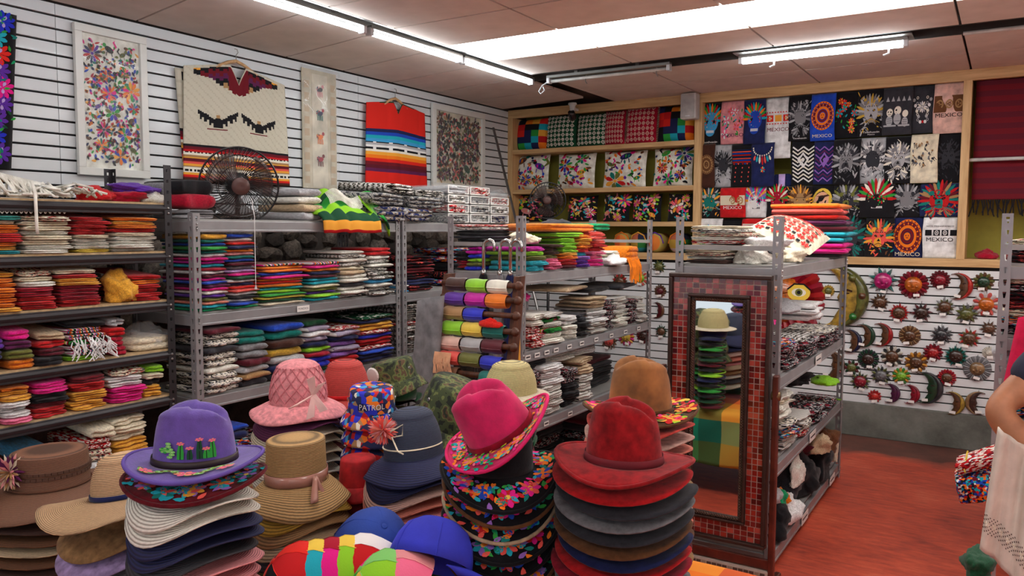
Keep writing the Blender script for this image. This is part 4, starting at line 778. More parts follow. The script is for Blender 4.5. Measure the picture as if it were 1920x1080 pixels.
# ================================================================== T-shirts folded over rods
ROD = mat('white_rod', hx('d9d8d5'), .35, .2)
for i, (z, nm) in enumerate(((2.90, 'top'), (2.42, 'second'), (2.08, 'third'), (1.79, 'lowest'))):
    tag(MB().tube([(-2.455, 7.33, z), (-.355, 7.33, z)], .012, 8).build('hanging_rod', ROD, smooth=True), 'white %s rod carrying the display T-shirts' % nm, 'rod', 'rods of the T-shirt display')
def P_(a, kind, c):
    """printed motifs of the display shirts"""
    R = random.Random(hash(kind) % 1000 if False else sum(map(ord, kind)))
    if kind in ('skull', 'skull2', 'skull3'):
        pal = {'skull': ['turquoise', 'red', 'green', 'orange', 'white'], 'skull2': ['fuchsia', 'turquoise', 'violet', 'amber', 'white'], 'skull3': ['red', 'green', 'crimson', 'ivory', 'teal']}[kind]
        for k in range(16): a.petal(.5, .62, PI*k/15, .46, .045, pal[k % 4], .12)
        a.disc(.5, .58, .32, c[0], 20, 1.05); a.disc(.5, .34, .2, c[0], 14, .8)
        for s in (-1, 1): a.flower(.5+s*.14, .6, .12, [pal[1], pal[0]], 9); a.disc(.5+s*.14, .6, .055, 'black', 10)
        a.poly([(.45, .46), (.55, .46), (.5, .54)], 'black')
        for k in range(7): a.rect(.34+k*.047, .30, .34+k*.047+.035, .37, 'white' if c[0] != 'white' else 'charcoal')
        for k in range(14): a.disc(.5+.24*cos(k*.45), .62+.2*sin(k*.45), .018, pal[k % 5], 6)
    elif kind == 'calendar':
        for r0, r1, q in ((.40, .46, c[0]), (.31, .385, c[1]), (.22, .30, c[0]), (.13, .2, c[1])): a.ring(.5, .58, r0, r1, q, 28)
        for k in range(24): a.disc(.5+.425*cos(k*.2618), .58+.425*sin(k*.2618)/a.asp, .022, c[1], 6)
        for k in range(16): a.petal(.5, .58, k*.3927, .07, .02, c[0], .305)
        a.disc(.5, .58, .11, c[0], 12); a.disc(.46, .6, .02, c[1], 6); a.disc(.54, .6, .02, c[1], 6); a.rect(.46, .53, .54, .55, c[1])
    elif kind in ('eagle', 'feather', 'jaguar', 'face', 'warrior', 'mask'):
        for k in range(60): a.petal(R.uniform(.06, .94), R.uniform(.08, .96), R.random()*6.3, R.uniform(.08, .2), R.uniform(.012, .03), c[k % len(c)], 0, 0)
        for k in range(18): a.petal(.5, .55, -.2+PI*1.15*k/17, .42, .04, c[k % len(c)], .14)
        a.disc(.5, .55, .25, c[0], 18, 1.1); a.disc(.5, .42, .17, c[1], 14, .8)
        for s in (-1, 1): a.disc(.5+s*.11, .60, .055, 'black', 10, .6, s*.4); a.disc(.5+s*.11, .60, .022, c[-1], 7); a.disc(.5+s*.2, .78, .07, c[1], 8)
        a.poly([(.44, .45), (.56, .45), (.5, .53)], 'black')
        for k in range(6): a.line([(.5, .41), (.2+.12*k, .30)], .012, c[-1]); a.disc(.3+.08*k, .7, .018, 'black', 6)
        if kind in ('eagle', 'warrior'):
            for s in (-1, 1):
                for k in range(6): a.petal(.5+s*.1, .3, -PI/2+s*(.25+k*.2), .3, .035, c[k % len(c)])
    elif kind == 'geo':
        for k in range(9):
            v = .06+k*.1
            for s in (-1, 1): a.line([(.5, v+.1), (.5+s*.22, v), (.5+s*.44, v+.1)], .05, c[k % len(c)])
        for k in (.34, .22, .1): a.poly([(.5-k*.7, .62), (.5, .62-k*.6), (.5+k*.7, .62), (.5, .62+k*.6)], c[0] if k != .22 else 'black')
    elif kind == 'bands':
        for k in range(8): a.rect(.03, .62+k*.045, .97, .645+k*.045, c[k % len(c)])
        for k in range(9): a.poly([(.06+k*.1, .6), (.16+k*.1, .6), (.11+k*.1, .56)], c[k % len(c)])
        for k in range(4):
            for j in range(3): a.disc(.2+.3*j, .12+.12*k, .03, 'coral', 6)
    elif kind == 'necklace':
        for k in range(13): t = PI*k/12; a.disc(.5+.4*cos(t), .98-.2*sin(t), .03, 'ivory', 7)
        for k in range(7): a.petal(.5+(k-3)*.1, .80, -PI/2+(k-3)*.12, .34-.05*abs(k-3), .045, ['coral', 'turquoise', 'ivory', 'red'][k % 4])
        a.flower(.5, .42, .11, ['red', 'turquoise', 'amber'], 8)
    elif kind == 'flowers':
        for k in range(9): a.flower(R.uniform(.15, .85), R.uniform(.15, .9), R.uniform(.09, .17), [R.choice(c), R.choice(c)], 8, k)
        for k in range(20): a.petal(R.uniform(.1, .9), R.uniform(.1, .9), k, .12, .025, R.choice(['green', 'turquoise', 'forest']))
    elif kind == 'glyphs':
        for k in range(34): u, v = R.uniform(.1, .9), R.uniform(.38, .95); a.disc(u, v, R.uniform(.03, .06), R.choice(c), 7, R.uniform(.4, 1), k); a.line([(u, v), (u+R.uniform(-.1, .1), v-.06)], .02, c[0])
    elif kind == 'family':
        for k, (u, v, r) in enumerate(((.25, .52, .11), (.52, .56, .12), (.78, .48, .1))):
            a.disc(u, v-.2, r*1.05, 'silver', 12, 1.3); a.disc(u, v, r, 'ivory', 14)
            for s in (-1, 1): a.disc(u+s*r*.4, v+.01, r*.25, 'black', 8)
            a.line([(u-r*.5, v-r*.45), (u+r*.5, v-r*.45)], .015, 'black')
            for j in range(3): a.line([(u-r*.8, v-.15-j*.05), (u+r*.8, v-.15-j*.05)], .012, 'charcoal')
        a.rect(.06, .18, .94, .22, 'silver')
        for k in range(5): a.poly([(.1+k*.18, .78), (.22+k*.18, .78), (.16+k*.18, .9)], 'silver')
    elif kind == 'doll':
        a.disc(.5, .5, .44, 'yellow', 22, 1.1); a.disc(.5, .48, .36, 'peach', 22, 1.05); a.poly([(.2, .75), (.5, .95), (.8, .75), (.5, .68)], 'chocolate')
        for s in (-1, 1): a.disc(.5+s*.17, .53, .06, 'black', 12); a.disc(.5+s*.24, .4, .07, 'coral', 12)
        a.disc(.5, .45, .03, 'salmon', 8); a.line([(.42, .33), (.5, .3), (.58, .33)], .02, 'red')
    elif kind == 'ornament':
        for k in range(5):
            for s in (-1, 1): a.disc(.5+s*(.1+.06*k), .25+.13*k, .06, c[k % len(c)], 10); a.ring(.5+s*.2, .3+.13*k, .03, .05, c[(k+1) % len(c)], 12)
        a.flower(.5, .6, .2, c, 12); a.disc(.5, .25, .05, 'red', 10)
    elif kind == 'panel':
        a.rect(.02, .45, .98, .82, c[0])
        for k in range(3): a.ring(.2+.3*k, .63, .08, .12, c[1], 14); a.flower(.2+.3*k, .63, .07, [c[1], c[0]], 6)
    elif kind == 'squares':
        for k in range(3): a.rect(.08+.3*k, .66, .08+.3*k+.24, .78, c[k % 2]); a.flower(.2+.3*k, .72, .07, ['ivory', 'amber'], 6)
        for k in range(9):
            for v in (.82, .61): a.rect(.07+.1*k, v, .12+.1*k, v+.02, c[0])
    elif kind == 'arte':
        for k in range(4): a.rect(.08+.24*k, .60, .27+.24*k, .76, 'black'); a.ring(.175+.24*k, .68, .04, .06, 'white', 10); a.disc(.175+.24*k, .68, .02, 'white', 6)
def shirt(px0, px1, py0, py1, base, kind, cols, label, text=None, ly=0, tcol='white', tv=.12, ts=None):
    y = 7.305-.02*(ly % 3); A = onY(px0, py1, y); Bq = onY(px1, py1, y); T = onY((px0+px1)/2, py0, y); W = Bq.x-A.x+.012; Bt = onY((px0+px1)/2, py1, y); Hh = T.z-Bt.z
    t = thing('t_shirt', label, 'T-shirt', ((A.x+Bq.x)/2, y, Bt.z), 0, 'printed T-shirts hung in the niche'); r = random.Random(px0); ph = r.uniform(0, 6)
    def fn(u, v, l=0): return (-W/2+W*u+.004*sin(v*6+ph), -.003*sin(u*8+ph+v*3)-.002*sin(v*11)-l, Hh*v)
    fold = lambda u, v: fn(u, v) if v < .92 else (-W/2+W*u+.004*sin(v*6+ph), (v-.92)/.08*.014, Hh*(.92+.08*sin((v-.92)/.08*PI/2)))
    sheet('cloth', fold, 8, 16, cloth(base), parent=t, th=.006)
    a = Art(Hh/W)
    if kind: a.asp = max(.8, Hh/W*.66); P_(a, kind, cols); a.asp = Hh/W
    if text:
        for s, v, sz in text: a.text(s, .5, v, sz, tcol)
    if a.f: a.build('print', lambda u, v, l: fn(u, .02+.88*v, l+.0045), t)
R1 = [(1312, 1352, 193, 272, 'black', 'skull', ['sky'], 'black T-shirt with a turquoise flowered skull, first in top row', [('Teotihuacán', .03, .13)], 'white'), (1352, 1395, 189, 270, 'rose', 'flowers', ['coral', 'white', 'pink'], 'rose T-shirt with pale figures above the word MEXICO', [('MEXICO', .16, .24)], 'plum'), (1395, 1433, 186, 270, 'navy', 'skull', ['blue'], 'navy T-shirt with a blue flowered skull', None, 'white'),
 (1433, 1481, 182, 297, 'white', 'squares', ['scarlet', 'amber'], 'long white T-shirt with red squares and MEXICO', [('MÉXICO', .48, .22)], 'darkred'), (1479, 1520, 178, 264, 'black', 'eagle', ['grey', 'charcoal', 'silver'], 'black T-shirt with a grey eagle', [('Teotihuacán', .02, .12)], 'white'), (1520, 1563, 176, 264, 'blue', 'calendar', ['orange', 'darkred'], 'blue T-shirt with an orange calendar stone, top row', [('MEXICO', .06, .22)], 'cream'),
 (1562, 1608, 172, 259, 'black', 'flowers', ['scarlet', 'coral', 'turquoise', 'amber'], 'black T-shirt with red flowers and a blue dress motif', None, 'white'), (1608, 1657, 167, 256, 'black', 'jaguar', ['silver', 'grey', 'mustard'], 'black T-shirt with a crowned grey jaguar', [('Teotihuacán', .06, .12), ('México', .01, .09)], 'white'), (1655, 1707, 164, 253, 'charcoal', 'family', ['ivory'], 'charcoal T-shirt with a family of skeletons', None, 'white'),
 (1707, 1750, 160, 250, 'charcoal', 'ornament', ['white', 'silver', 'ivory'], 'charcoal T-shirt with white ornament and a red dot', None, 'white'), (1750, 1807, 154, 250, 'blush', 'panel', ['brown', 'tan'], 'pale T-shirt with a brown panel and MEXICO', [('MEXICO', .34, .23)], 'black'),
 (1311, 1338, 270, 352, 'chocolate', 'calendar', ['brown', 'tan'], 'dark brown T-shirt with a worn calendar stone', None, 'white'), (1338, 1372, 270, 351, 'silver', 'jaguar', ['charcoal', 'black', 'grey'], 'pale grey T-shirt with a black roaring jaguar', None, 'black'), (1372, 1410, 270, 350, 'black', 'bands', ['red', 'blue', 'coral', 'navy'], 'black T-shirt with red and blue bands', None, 'white'), (1409, 1449, 268, 350, 'navy', 'necklace', [], 'navy T-shirt with a printed feather necklace', None, 'white'),
 (1484, 1527, 264, 347, 'black', 'geo', ['white', 'ivory'], 'black T-shirt with white geometric bands', None, 'white'), (1526, 1561, 264, 346, 'navy', 'geo', ['violet', 'plum'], 'navy T-shirt with violet geometric bands', None, 'white'), (1562, 1610, 261, 346, 'black', 'face', ['grey', 'charcoal', 'silver'], 'black T-shirt with a grey stone face', None, 'white'), (1609, 1660, 258, 344, 'silver', 'mask', ['charcoal', 'grey', 'white'], 'light grey T-shirt with a grey serpent mask', None, 'white'), (1659, 1707, 256, 344, 'black', 'warrior', ['silver', 'grey', 'ivory'], 'black T-shirt with a grey eagle warrior', None, 'white'), (1707, 1755, 252, 343, 'cream', 'glyphs', ['charcoal', 'grey', 'tan'], 'cream T-shirt with small charcoal glyphs', None, 'white'), (1754, 1801, 250, 342, 'black', 'face', ['charcoal', 'black', 'charcoal'], 'black T-shirt with a faint charcoal figure', None, 'white'),
 (1311, 1350, 352, 408, 'black', 'feather', ['teal', 'silver', 'charcoal', 'amber'], 'black T-shirt with a feathered skull above the flowered white one', None, 'white'), (1351, 1396, 352, 408, 'red', 'panel', ['cream', 'tan'], 'red T-shirt with a cream panel and MEXICO', [('MEXICO', .3, .2)], 'white'), (1396, 1438, 351, 408, 'white', 'skull2', ['white'], 'white T-shirt with a candy-coloured skull', None, 'white'), (1438, 1477, 350, 408, 'black', 'skull3', ['crimson'], 'black T-shirt with a crimson skull', None, 'white'), (1477, 1520, 349, 408, 'black', 'jaguar', ['tan', 'brown', 'amber'], 'black T-shirt with a tawny leopard face', None, 'white'), (1520, 1562, 348, 408, 'black', 'doll', [], 'black T-shirt with a round doll face', None, 'white'), (1562, 1612, 347, 408, 'black', 'feather', ['charcoal', 'olive', 'silver', 'grey'], 'black T-shirt with a grey feathered warrior skull', None, 'white'), (1612, 1674, 346, 408, 'black', 'skull3', ['black'], 'black T-shirt with a red-eyed flowered skull', None, 'white'), (1674, 1725, 346, 407, 'black', 'jaguar', ['grey', 'charcoal', 'silver'], 'black T-shirt with a grey jaguar, third row', None, 'white'), (1725, 1797, 344, 406, 'navy', 'warrior', ['red', 'teal', 'tan', 'darkred'], 'navy T-shirt with a red and teal jaguar warrior', None, 'white'),
 (1311, 1352, 410, 482, 'white', 'flowers', ['sky', 'navy', 'lightgreen'], 'white T-shirt with blue and green flowers', None, 'white'), (1353, 1391, 411, 482, 'black', 'panel', ['ivory', 'charcoal'], 'black T-shirt with an ivory panel', None, 'white'), (1391, 1441, 410, 482, 'red', 'bands', ['white', 'ivory'], 'red T-shirt with white bands', None, 'white'), (1441, 1500, 410, 482, 'charcoal', 'geo', ['grey'], 'charcoal T-shirt behind the embroidered cushion', None, 'white'), (1500, 1560, 410, 482, 'black', 'calendar', ['grey', 'charcoal'], 'black T-shirt behind the orange rebozos', None, 'white'), (1560, 1621, 410, 482, 'black', 'eagle', ['charcoal', 'teal'], 'black T-shirt behind the turquoise rebozos', None, 'white'), (1622, 1672, 408, 484, 'black', 'feather', ['coral', 'amber', 'teal', 'brown'], 'black T-shirt with an antlered orange creature', None, 'white'), (1673, 1728, 407, 484, 'navy', 'calendar', ['orange', 'darkred'], 'navy T-shirt with a large orange calendar stone, lowest row', [('MEXICO', .04, .22)], 'cream'), (1730, 1792, 407, 484, 'white', 'arte', [], 'white T-shirt with black square glyphs and MEXICO', [('ARTE PREHISPÁNICO', .84, .085), ('MEXICO', .44, .21)], 'black')]
for i, (a, b, c, d, base, kind, cols, lab, txt, tc) in enumerate(R1): shirt(a, b, c, d, base, kind, cols, lab, txt, i, tc)
p = onY(1465, 338, 7.3); garment(p.x, 7.32, p.z-.06, .09, .15, .12, 'navy', 'folded navy garment with a lavender band in the shirt display', 'garment', None, 1, E0); MB().bb((p.x-.025, 7.305, p.z-.055), (p.x+.03, 7.312, p.z+.055)).build('band', cloth('lavender'))
bo = bpy.data.objects['band']; bo.parent = None; bo.name = 'lavender_ribbon'; tag(bo, 'lavender woven band around the folded navy garment', 'ribbon')
# red striped shawls and rod in the right-hand bay
def redcol(u, v): k = v*22 % 1; return PAL['coral'] if k < .08 else (PAL['maroon'] if int(v*22) % 2 else PAL['darkred'])
for i, (x0, x1, c, lab) in enumerate(((-.27, .42, redcol, 'dark red striped shawl with a black fringe hung in the right bay'), (.43, 1.0, lambda u, v: PAL['grey'] if v*40 % 2 < 1 else PAL['charcoal'], 'grey striped shawl beside the red one'), (1.02, 1.7, redcol, 'second dark red striped shawl, beyond the grey one'))):
    t = thing('shawl', lab, 'shawl', (0, 0, 0), group='shawls in the right bay')
    sheet('cloth', lambda u, v: (x0+(x1-x0)*u, 7.33-.01*sin(u*12)-.012*v, 2.0+.93*v), 20, 110, vcol(), parent=t, th=.008, colfn=c)
    fb = MB()
    for k in range(44): x = x0+(x1-x0)*(k+.5)/44; fb.tube([(x, 7.32, 2.0), (x+rnd.uniform(-.02, .02), 7.315, 1.95), (x+rnd.uniform(-.03, .03), 7.315, 1.87+rnd.uniform(-.02, .03))], .005, 4)
    fb.build('fringe', cloth('black'), t)
tag(MB().tube([(-.295, 7.27, 2.31), (1.9, 7.27, 2.31)], .014, 8).build('hanging_rod', ROD, smooth=True), 'white rod across the dark red shawls', 'rod')
p = onY(1850, 481, 7.35); crumple((p.x, 7.36, NB+.066), (.07, .08, .05), 'crimson', 'red_hat', 'small red hat on the niche floor under the shawls', 'hat')
# ================================================================== ceramic suns and moons on the slats
GLZ = lambda c: mat('glaze_'+c, tuple(x*.72 for x in PAL[c]), .32, var=.3, scale=22, coat=.35)
def sun(px, py, r, ray_, face, style='spike', n=14, second=None, label='', hook=True, tagc=True):
    P = onY(px, py, YB-.03); dpt = (P-CP).dot(F); R = .95*r/FPX*dpt; t = thing('ceramic_sun', label, 'wall ornament', (P.x, YB-.004, P.z), 0, 'ceramic suns and moons on the slats'); fr = R*(.58 if style != 'disc' else .55); k = MB()
    for i in range(n):
        a = 2*PI*i/n+.1; L = R*(1 if i % 2 == 0 or style != 'spike' else .84); w = R*{'spike': .17, 'petal': .19, 'wave': .22, 'disc': .16}[style]; d = Vector((cos(a), 0, sin(a))); q = Vector((-sin(a), 0, cos(a)))
        tip = .35 if style == 'petal' else (.6 if style == 'disc' else .03)
        b = [d*fr*.8+q*w, d*(fr*.8+(L-fr*.8)*.6)+q*w*(1 if style in ('petal', 'disc') else .55), d*L+q*w*tip, d*L-q*w*tip, d*(fr*.8+(L-fr*.8)*.6)-q*w*(1 if style in ('petal', 'disc') else .55), d*fr*.8-q*w]
        top = [d*fr*.8+Vector((0, -R*.16, 0)), d*(fr*.8+(L-fr*.8)*.62)+Vector((0, -R*.2, 0)), d*L*.97+Vector((0, -R*.07, 0))]
        c = tuple(x*.8 for x in (PAL[ray_] if (i % 2 == 0 or not second) else PAL[second]))
        k.add(b+top, [(0, 1, 7, 6), (1, 2, 8, 7), (2, 3, 8), (3, 4, 7, 8), (4, 5, 6, 7), (5, 4, 3, 2, 1, 0)], c)
    k.build('rays', vcol('glaze_paint', .35, .5, 0, .3), t)
    M = Matrix.Rotation(PI/2, 3, 'X')
    MB().lathe([(fr, 0), (fr*.98, R*.14), (fr*.86, R*.24), (fr*.6, R*.33), (fr*.3, R*.38), (0.0001, R*.4)], 20, M=M).build('face', GLZ(face), t, smooth=True)
    f = MB(); y = -R*.36
    f.lathe([(fr*.13, 0), (fr*.11, R*.08), (.0001, R*.12)], 8, (0, y, -fr*.08), M=M, ell=2.0)
    for s in (-1, 1): f.tube([(s*fr*.18, y, fr*.26), (s*fr*.36, y+R*.01, fr*.34), (s*fr*.56, y+R*.07, fr*.24)], fr*.055, 5); f.lathe([(fr*.13, 0), (.0001, R*.05)], 8, (s*fr*.36, y+R*.03, fr*.14), M=M, ell=.5); f.lathe([(fr*.2, 0), (fr*.14, R*.06), (.0001, R*.08)], 10, (s*fr*.42, y+R*.05, -fr*.2), M=M)
    f.tube([(-fr*.26, y+R*.03, -fr*.42), (0, y, -fr*.48), (fr*.26, y+R*.03, -fr*.42)], fr*.07, 5); f.build('features', GLZ(face), t, smooth=True)
    trim(t, R, hook, tagc)
def trim(t, R, hook, tagc):
    if hook: MB().tube([(0, -.002, R*.8), (0, -.004, R*1.03), (0, .003, R*1.1)], .0018, 4).build('wire_hook', INK, t)
    if tagc: x = rnd.uniform(-.3, .3)*R; MB().box((x, -R*.3, -R*.72), (.045, .002, .022), M=Matrix.Rotation(rnd.uniform(-.2, .3), 3, 'Y')).build('price_tag', CARD, t)
def moon(px, py, r, col, face, label, flip=1, hook=True, spots=None, rough=None):
    P = onY(px, py, YB-.03); dpt = (P-CP).dot(F); R = r/FPX*dpt; t = thing('ceramic_moon', label, 'wall ornament', (P.x, YB-.004, P.z), 0, 'ceramic suns and moons on the slats'); n = 22; out = []; inn = []
    for i in range(n+1):
        a = -PI*.66+PI*1.32*i/n; out.append((R*cos(a), R*sin(a))); f = i/n
        x = R*cos(a)-R*.78*sin(PI*f)**.75; nose = R*.16*math.exp(-((f-.5)/.05)**2)+R*.06*math.exp(-((f-.36)/.04)**2)+R*.05*math.exp(-((f-.30)/.03)**2)
        inn.append((x-nose, R*sin(a)*.93))
    mb = MB(); fc = MB()
    for i in range(n):
        def pt(j, s, d): o, q = out[j], inn[j]; return (flip*(q[0]+(o[0]-q[0])*s), -d*R*.25*(.35+.65*sin(PI*j/n)), q[1]+(o[1]-q[1])*s)
        m1 = .62
        fc.add([pt(i, 0, 0), pt(i, 0, .5), pt(i, .3, .95), pt(i, m1, .8), pt(i+1, 0, 0), pt(i+1, 0, .5), pt(i+1, .3, .95), pt(i+1, m1, .8)], [(0, 1, 5, 4), (1, 2, 6, 5), (2, 3, 7, 6)])
        mb.add([pt(i, m1, .7), pt(i, m1+.04, 1.1), pt(i, .85, 1.1), pt(i, 1, .5), pt(i, 1, 0), pt(i, 0, 0), pt(i+1, m1, .7), pt(i+1, m1+.04, 1.1), pt(i+1, .85, 1.1), pt(i+1, 1, .5), pt(i+1, 1, 0), pt(i+1, 0, 0)], [(0, 1, 7, 6), (1, 2, 8, 7), (2, 3, 9, 8), (3, 4, 10, 9), (4, 5, 11, 10)])
    fc.build('face', GLZ(face), t, smooth=True, merge=.0002); mb.build('crescent', GLZ(col), t, smooth=True, merge=.0002)
    M = Matrix.Rotation(PI/2, 3, 'X'); cx = (out[n//2][0]*.35+inn[n//2][0]*.65)
    MB().tube([(flip*(cx-R*.12), -R*.25, R*.22), (flip*cx, -R*.27, R*.27), (flip*(cx+R*.14), -R*.25, R*.22)], R*.025, 5).lathe([(R*.07, 0), (.0001, R*.05)], 8, (flip*cx, -R*.22, R*.15), M=M, ell=.5).tube([(flip*(cx-R*.18), -R*.2, -R*.28), (flip*(cx-R*.02), -R*.24, -R*.25)], R*.025, 5).build('features', GLZ('chocolate' if face != 'chocolate' else 'brown'), t)
    for (a, c) in (spots or ()): MB().lathe([(R*.12, 0), (R*.1, R*.05), (.0001, R*.08)], 10, (flip*R*.82*cos(a), -R*.24, R*.82*sin(a)), M=M).build('boss', GLZ(c), t, smooth=True)
    trim(t, R, hook, r < 40)
SU = [(1552, 546, 12, 'mustard', 'olive', 'petal', 16, None, 'small gold sun between the large sun and moon'), (1655, 527, 29, 'teal', 'fuchsia', 'spike', 14, 'silver', 'teal and silver spiked sun with a pink face'), (1712, 534, 28, 'crimson', 'orange', 'petal', 20, 'darkred', 'crimson petalled sun with an orange face'), (1762, 525, 19, 'darkred', 'crimson', 'petal', 16, None, 'dark red petalled sun left of the red moon'), (1844, 529, 19, 'olive', 'forest', 'petal', 14, 'brown', 'olive and brown petalled sun beside the steel post'), (1649, 567, 19, 'brown', 'brown', 'spike', 14, 'chocolate', 'brown bearded sun under the teal one'), (1685, 587, 20, 'red', 'brown', 'spike', 18, 'scarlet', 'red rayed sun with a brown face'), (1727, 587, 21, 'darkred', 'chocolate', 'spike', 12, 'charcoal', 'dark red and charcoal spiked sun'), (1771, 576, 20, 'silver', 'brown', 'spike', 16, 'olive', 'silver rayed sun with a brown face'), (1812, 590, 21, 'olive', 'olive', 'wave', 14, 'grey', 'grey-olive wavy sun in the second row'), (1849, 571, 24, 'white', 'orange', 'petal', 16, 'coral', 'white and coral painted sun with an orange face'),
 (1705, 630, 20, 'tan', 'brown', 'petal', 26, 'brown', 'terracotta sun with a calm round face'), (1765, 629, 20, 'charcoal', 'charcoal', 'wave', 14, 'grey', 'dark grey wavy sun'), (1817, 635, 21, 'scarlet', 'brown', 'spike', 14, 'olive', 'scarlet and olive sun with a brown face'), (1854, 617, 17, 'brown', 'brown', 'spike', 12, None, 'brown sun half hidden by the right post'), (1627, 674, 20, 'forest', 'chocolate', 'petal', 22, 'charcoal', 'dark green-rimmed sun with a chocolate face'), (1672, 669, 21, 'black', 'brown', 'petal', 16, 'ivory', 'black and ivory petalled sun'), (1717, 680, 21, 'brown', 'brown', 'petal', 16, 'amber', 'brown sun with amber petals'), (1749, 662, 18, 'crimson', 'red', 'petal', 14, 'darkred', 'crimson petalled sun with a red face'), (1792, 669, 22, 'teal', 'chocolate', 'spike', 24, 'forest', 'teal spiked sun with a chocolate face'), (1832, 692, 25, 'silver', 'tan', 'disc', 30, 'grey', 'grey sun like a ribbed disc with a tan face'), (1854, 662, 12, 'ivory', 'ivory', 'disc', 20, None, 'small ivory sun near the right post'), (1596, 690, 15, 'forest', 'olive', 'petal', 10, 'darkred', 'green leafy sun beside the mirror rack post'), (1612, 716, 20, 'olive', 'crimson', 'spike', 16, 'charcoal', 'olive rayed sun with a crimson face'), (1651, 705, 19, 'olive', 'grey', 'wave', 14, 'charcoal', 'grey-green wavy sun in the lower row'), (1689, 706, 17, 'amber', 'lime', 'petal', 16, 'green', 'amber and green petalled sun with a lime face'), (1775, 709, 17, 'crimson', 'brown', 'petal', 18, 'red', 'crimson bearded sun with a pale beard'), (1639, 744, 13, 'red', 'scarlet', 'petal', 12, None, 'small round red sun in the bottom row'), (1534, 712, 9, 'olive', 'brown', 'petal', 10, None, 'tiny olive sun seen through the mirror rack'), (1562, 713, 9, 'brown', 'mustard', 'petal', 10, None, 'tiny brown sun seen through the mirror rack'),
 (1199, 522, 16, 'coral', 'lime', 'petal', 20, 'cream', 'coral-rimmed sun with a lime face under the scarves'), (1160, 528, 17, 'brown', 'brown', 'wave', 16, 'scarlet', 'terracotta sun under the scarf shelf'), (1234, 500, 15, 'olive', 'olive', 'spike', 14, 'forest', 'olive sun right of the scarf rack'), (1236, 546, 13, 'brown', 'darkred', 'petal', 14, None, 'brown sun left of the mirror, upper'), (1238, 622, 14, 'forest', 'brown', 'spike', 14, None, 'green sun left of the mirror, lower'), (1172, 632, 18, 'amber', 'yellow', 'petal', 16, 'fuchsia', 'yellow-faced sun below the sock shelf'), (1140, 640, 18, 'brown', 'coral', 'wave', 14, None, 'coral-faced sun below the sock shelf'), (1205, 630, 16, 'darkred', 'chocolate', 'petal', 16, None, 'dark red sun below the sock shelf')]
for s_ in SU: sun(*s_[:8], label=s_[8])
sun(1462, 560, 84, 'red', 'orange', 'petal', 26, 'crimson', 'very large red-rayed sun with a painted yellow eye behind the mirror rack', True, False)
P = onY(1490, 552, 7.0); a = Art(.6); a.disc(.5, .5, .48, 'yellow', 18, .8); a.disc(.5, .5, .3, 'ivory', 14, .6); a.disc(.5, .5, .16, 'olive', 12); a.disc(.5, .5, .08, 'black', 10); a.line([(.02, .7), (.3, 1.1), (.7, 1.1), (.98, .7)], .07, 'black')
big = [o for o in bpy.data.objects if o.get('label', '').startswith('very large red')][0]
a.build('painted_eye', lambda u, v, l: (P.x-big.location.x-.09+.2*u, -.135-l, P.z-big.location.z-.05+.12*v), big)
moon(1566, 557, 58, 'olive', 'mustard', 'very large olive-yellow crescent moon behind the mirror rack', 1, True, [(.9, 'olive'), (.1, 'brown'), (-.8, 'green')])
MO = [(1796, 537, 25, 'scarlet', 'brown', 'scarlet crescent moon with a brown face, top row'), (1592, 640, 22, 'navy', 'brown', 'navy crescent moon beside the mirror rack post'), (1617, 630, 22, 'forest', 'brown', 'green crescent moon with a brown face'), (1650, 628, 22, 'red', 'brown', 'red crescent moon next to the green one'), (1735, 728, 30, 'charcoal', 'forest', 'long dark crescent moon painted with teal flowers'), (1668, 738, 18, 'plum', 'plum', 'purple crescent moon in the bottom row'), (1705, 740, 18, 'crimson', 'crimson', 'plain crimson crescent moon in the bottom row'), (1784, 757, 22, 'mustard', 'brown', 'gold crescent moon in the bottom row'), (1834, 757, 22, 'tan', 'chocolate', 'brown-gold crescent moon, last in the bottom row'), (1556, 684, 26, 'brown', 'brown', 'brown crescent moon with red bosses behind the mirror rack'), (1230, 582, 15, 'brown', 'darkred', 'small brown crescent moon left of the mirror')]
for i, s_ in enumerate(MO): moon(*s_, flip=-1 if i in (8,) else 1, spots=[(.6, 'crimson'), (0, 'forest'), (-.6, 'crimson')] if i == 9 else None)
# ================================================================== the hat table
TT = .58
tb = thing('hat_table', 'low wooden table under a bright plaid cloth, loaded with hats', 'table', (-1.8, 1.8, 0))
TW = wood('table_wood', '5a2f1a', '8a4d2a', (14, 14, 1.5)); x0, x1, y0, y1 = -1.15, 1.10, -1.0, .86
MB().bb((x0, y0, TT-.035), (x1, y1, TT-.004)).build('table_top', TW, tb)
for x in (x0+.08, x1-.08):
    for y in (y0+.08, y1-.08): MB().bb((x-.03, y-.03, 0), (x+.03, y+.03, TT-.035)).build('leg', TW, tb)
t = thing('plaid_tablecloth', 'orange, green and red plaid cloth hanging over the hat table edges', 'tablecloth', (-1.8, 1.8, 0))
def tcl(u, v):
    # square cloth over the table top with a hanging skirt, soft folds along the skirt
    a = (u-.5)*2; b = (v-.5)*2; hx_, hy_ = (x1-x0)/2, (y1-y0)/2; D = .36; X, Y = a*(hx_+D), b*(hy_+D); ox, oy = max(0, abs(X)-hx_), max(0, abs(Y)-hy_); dr = max(ox, oy)
    px = math.copysign(min(abs(X), hx_), X); py = math.copysign(min(abs(Y), hy_), Y); k = .012+.012*sin((X+Y)*17)*min(1, dr/.1)
    if ox > 0: px += math.copysign(.012+k+.03*dr, X)
    if oy > 0: py += math.copysign(.012+k+.03*dr, Y)
    return (px+(x0+x1)/2, py+(y0+y1)/2, TT+.003-dr)
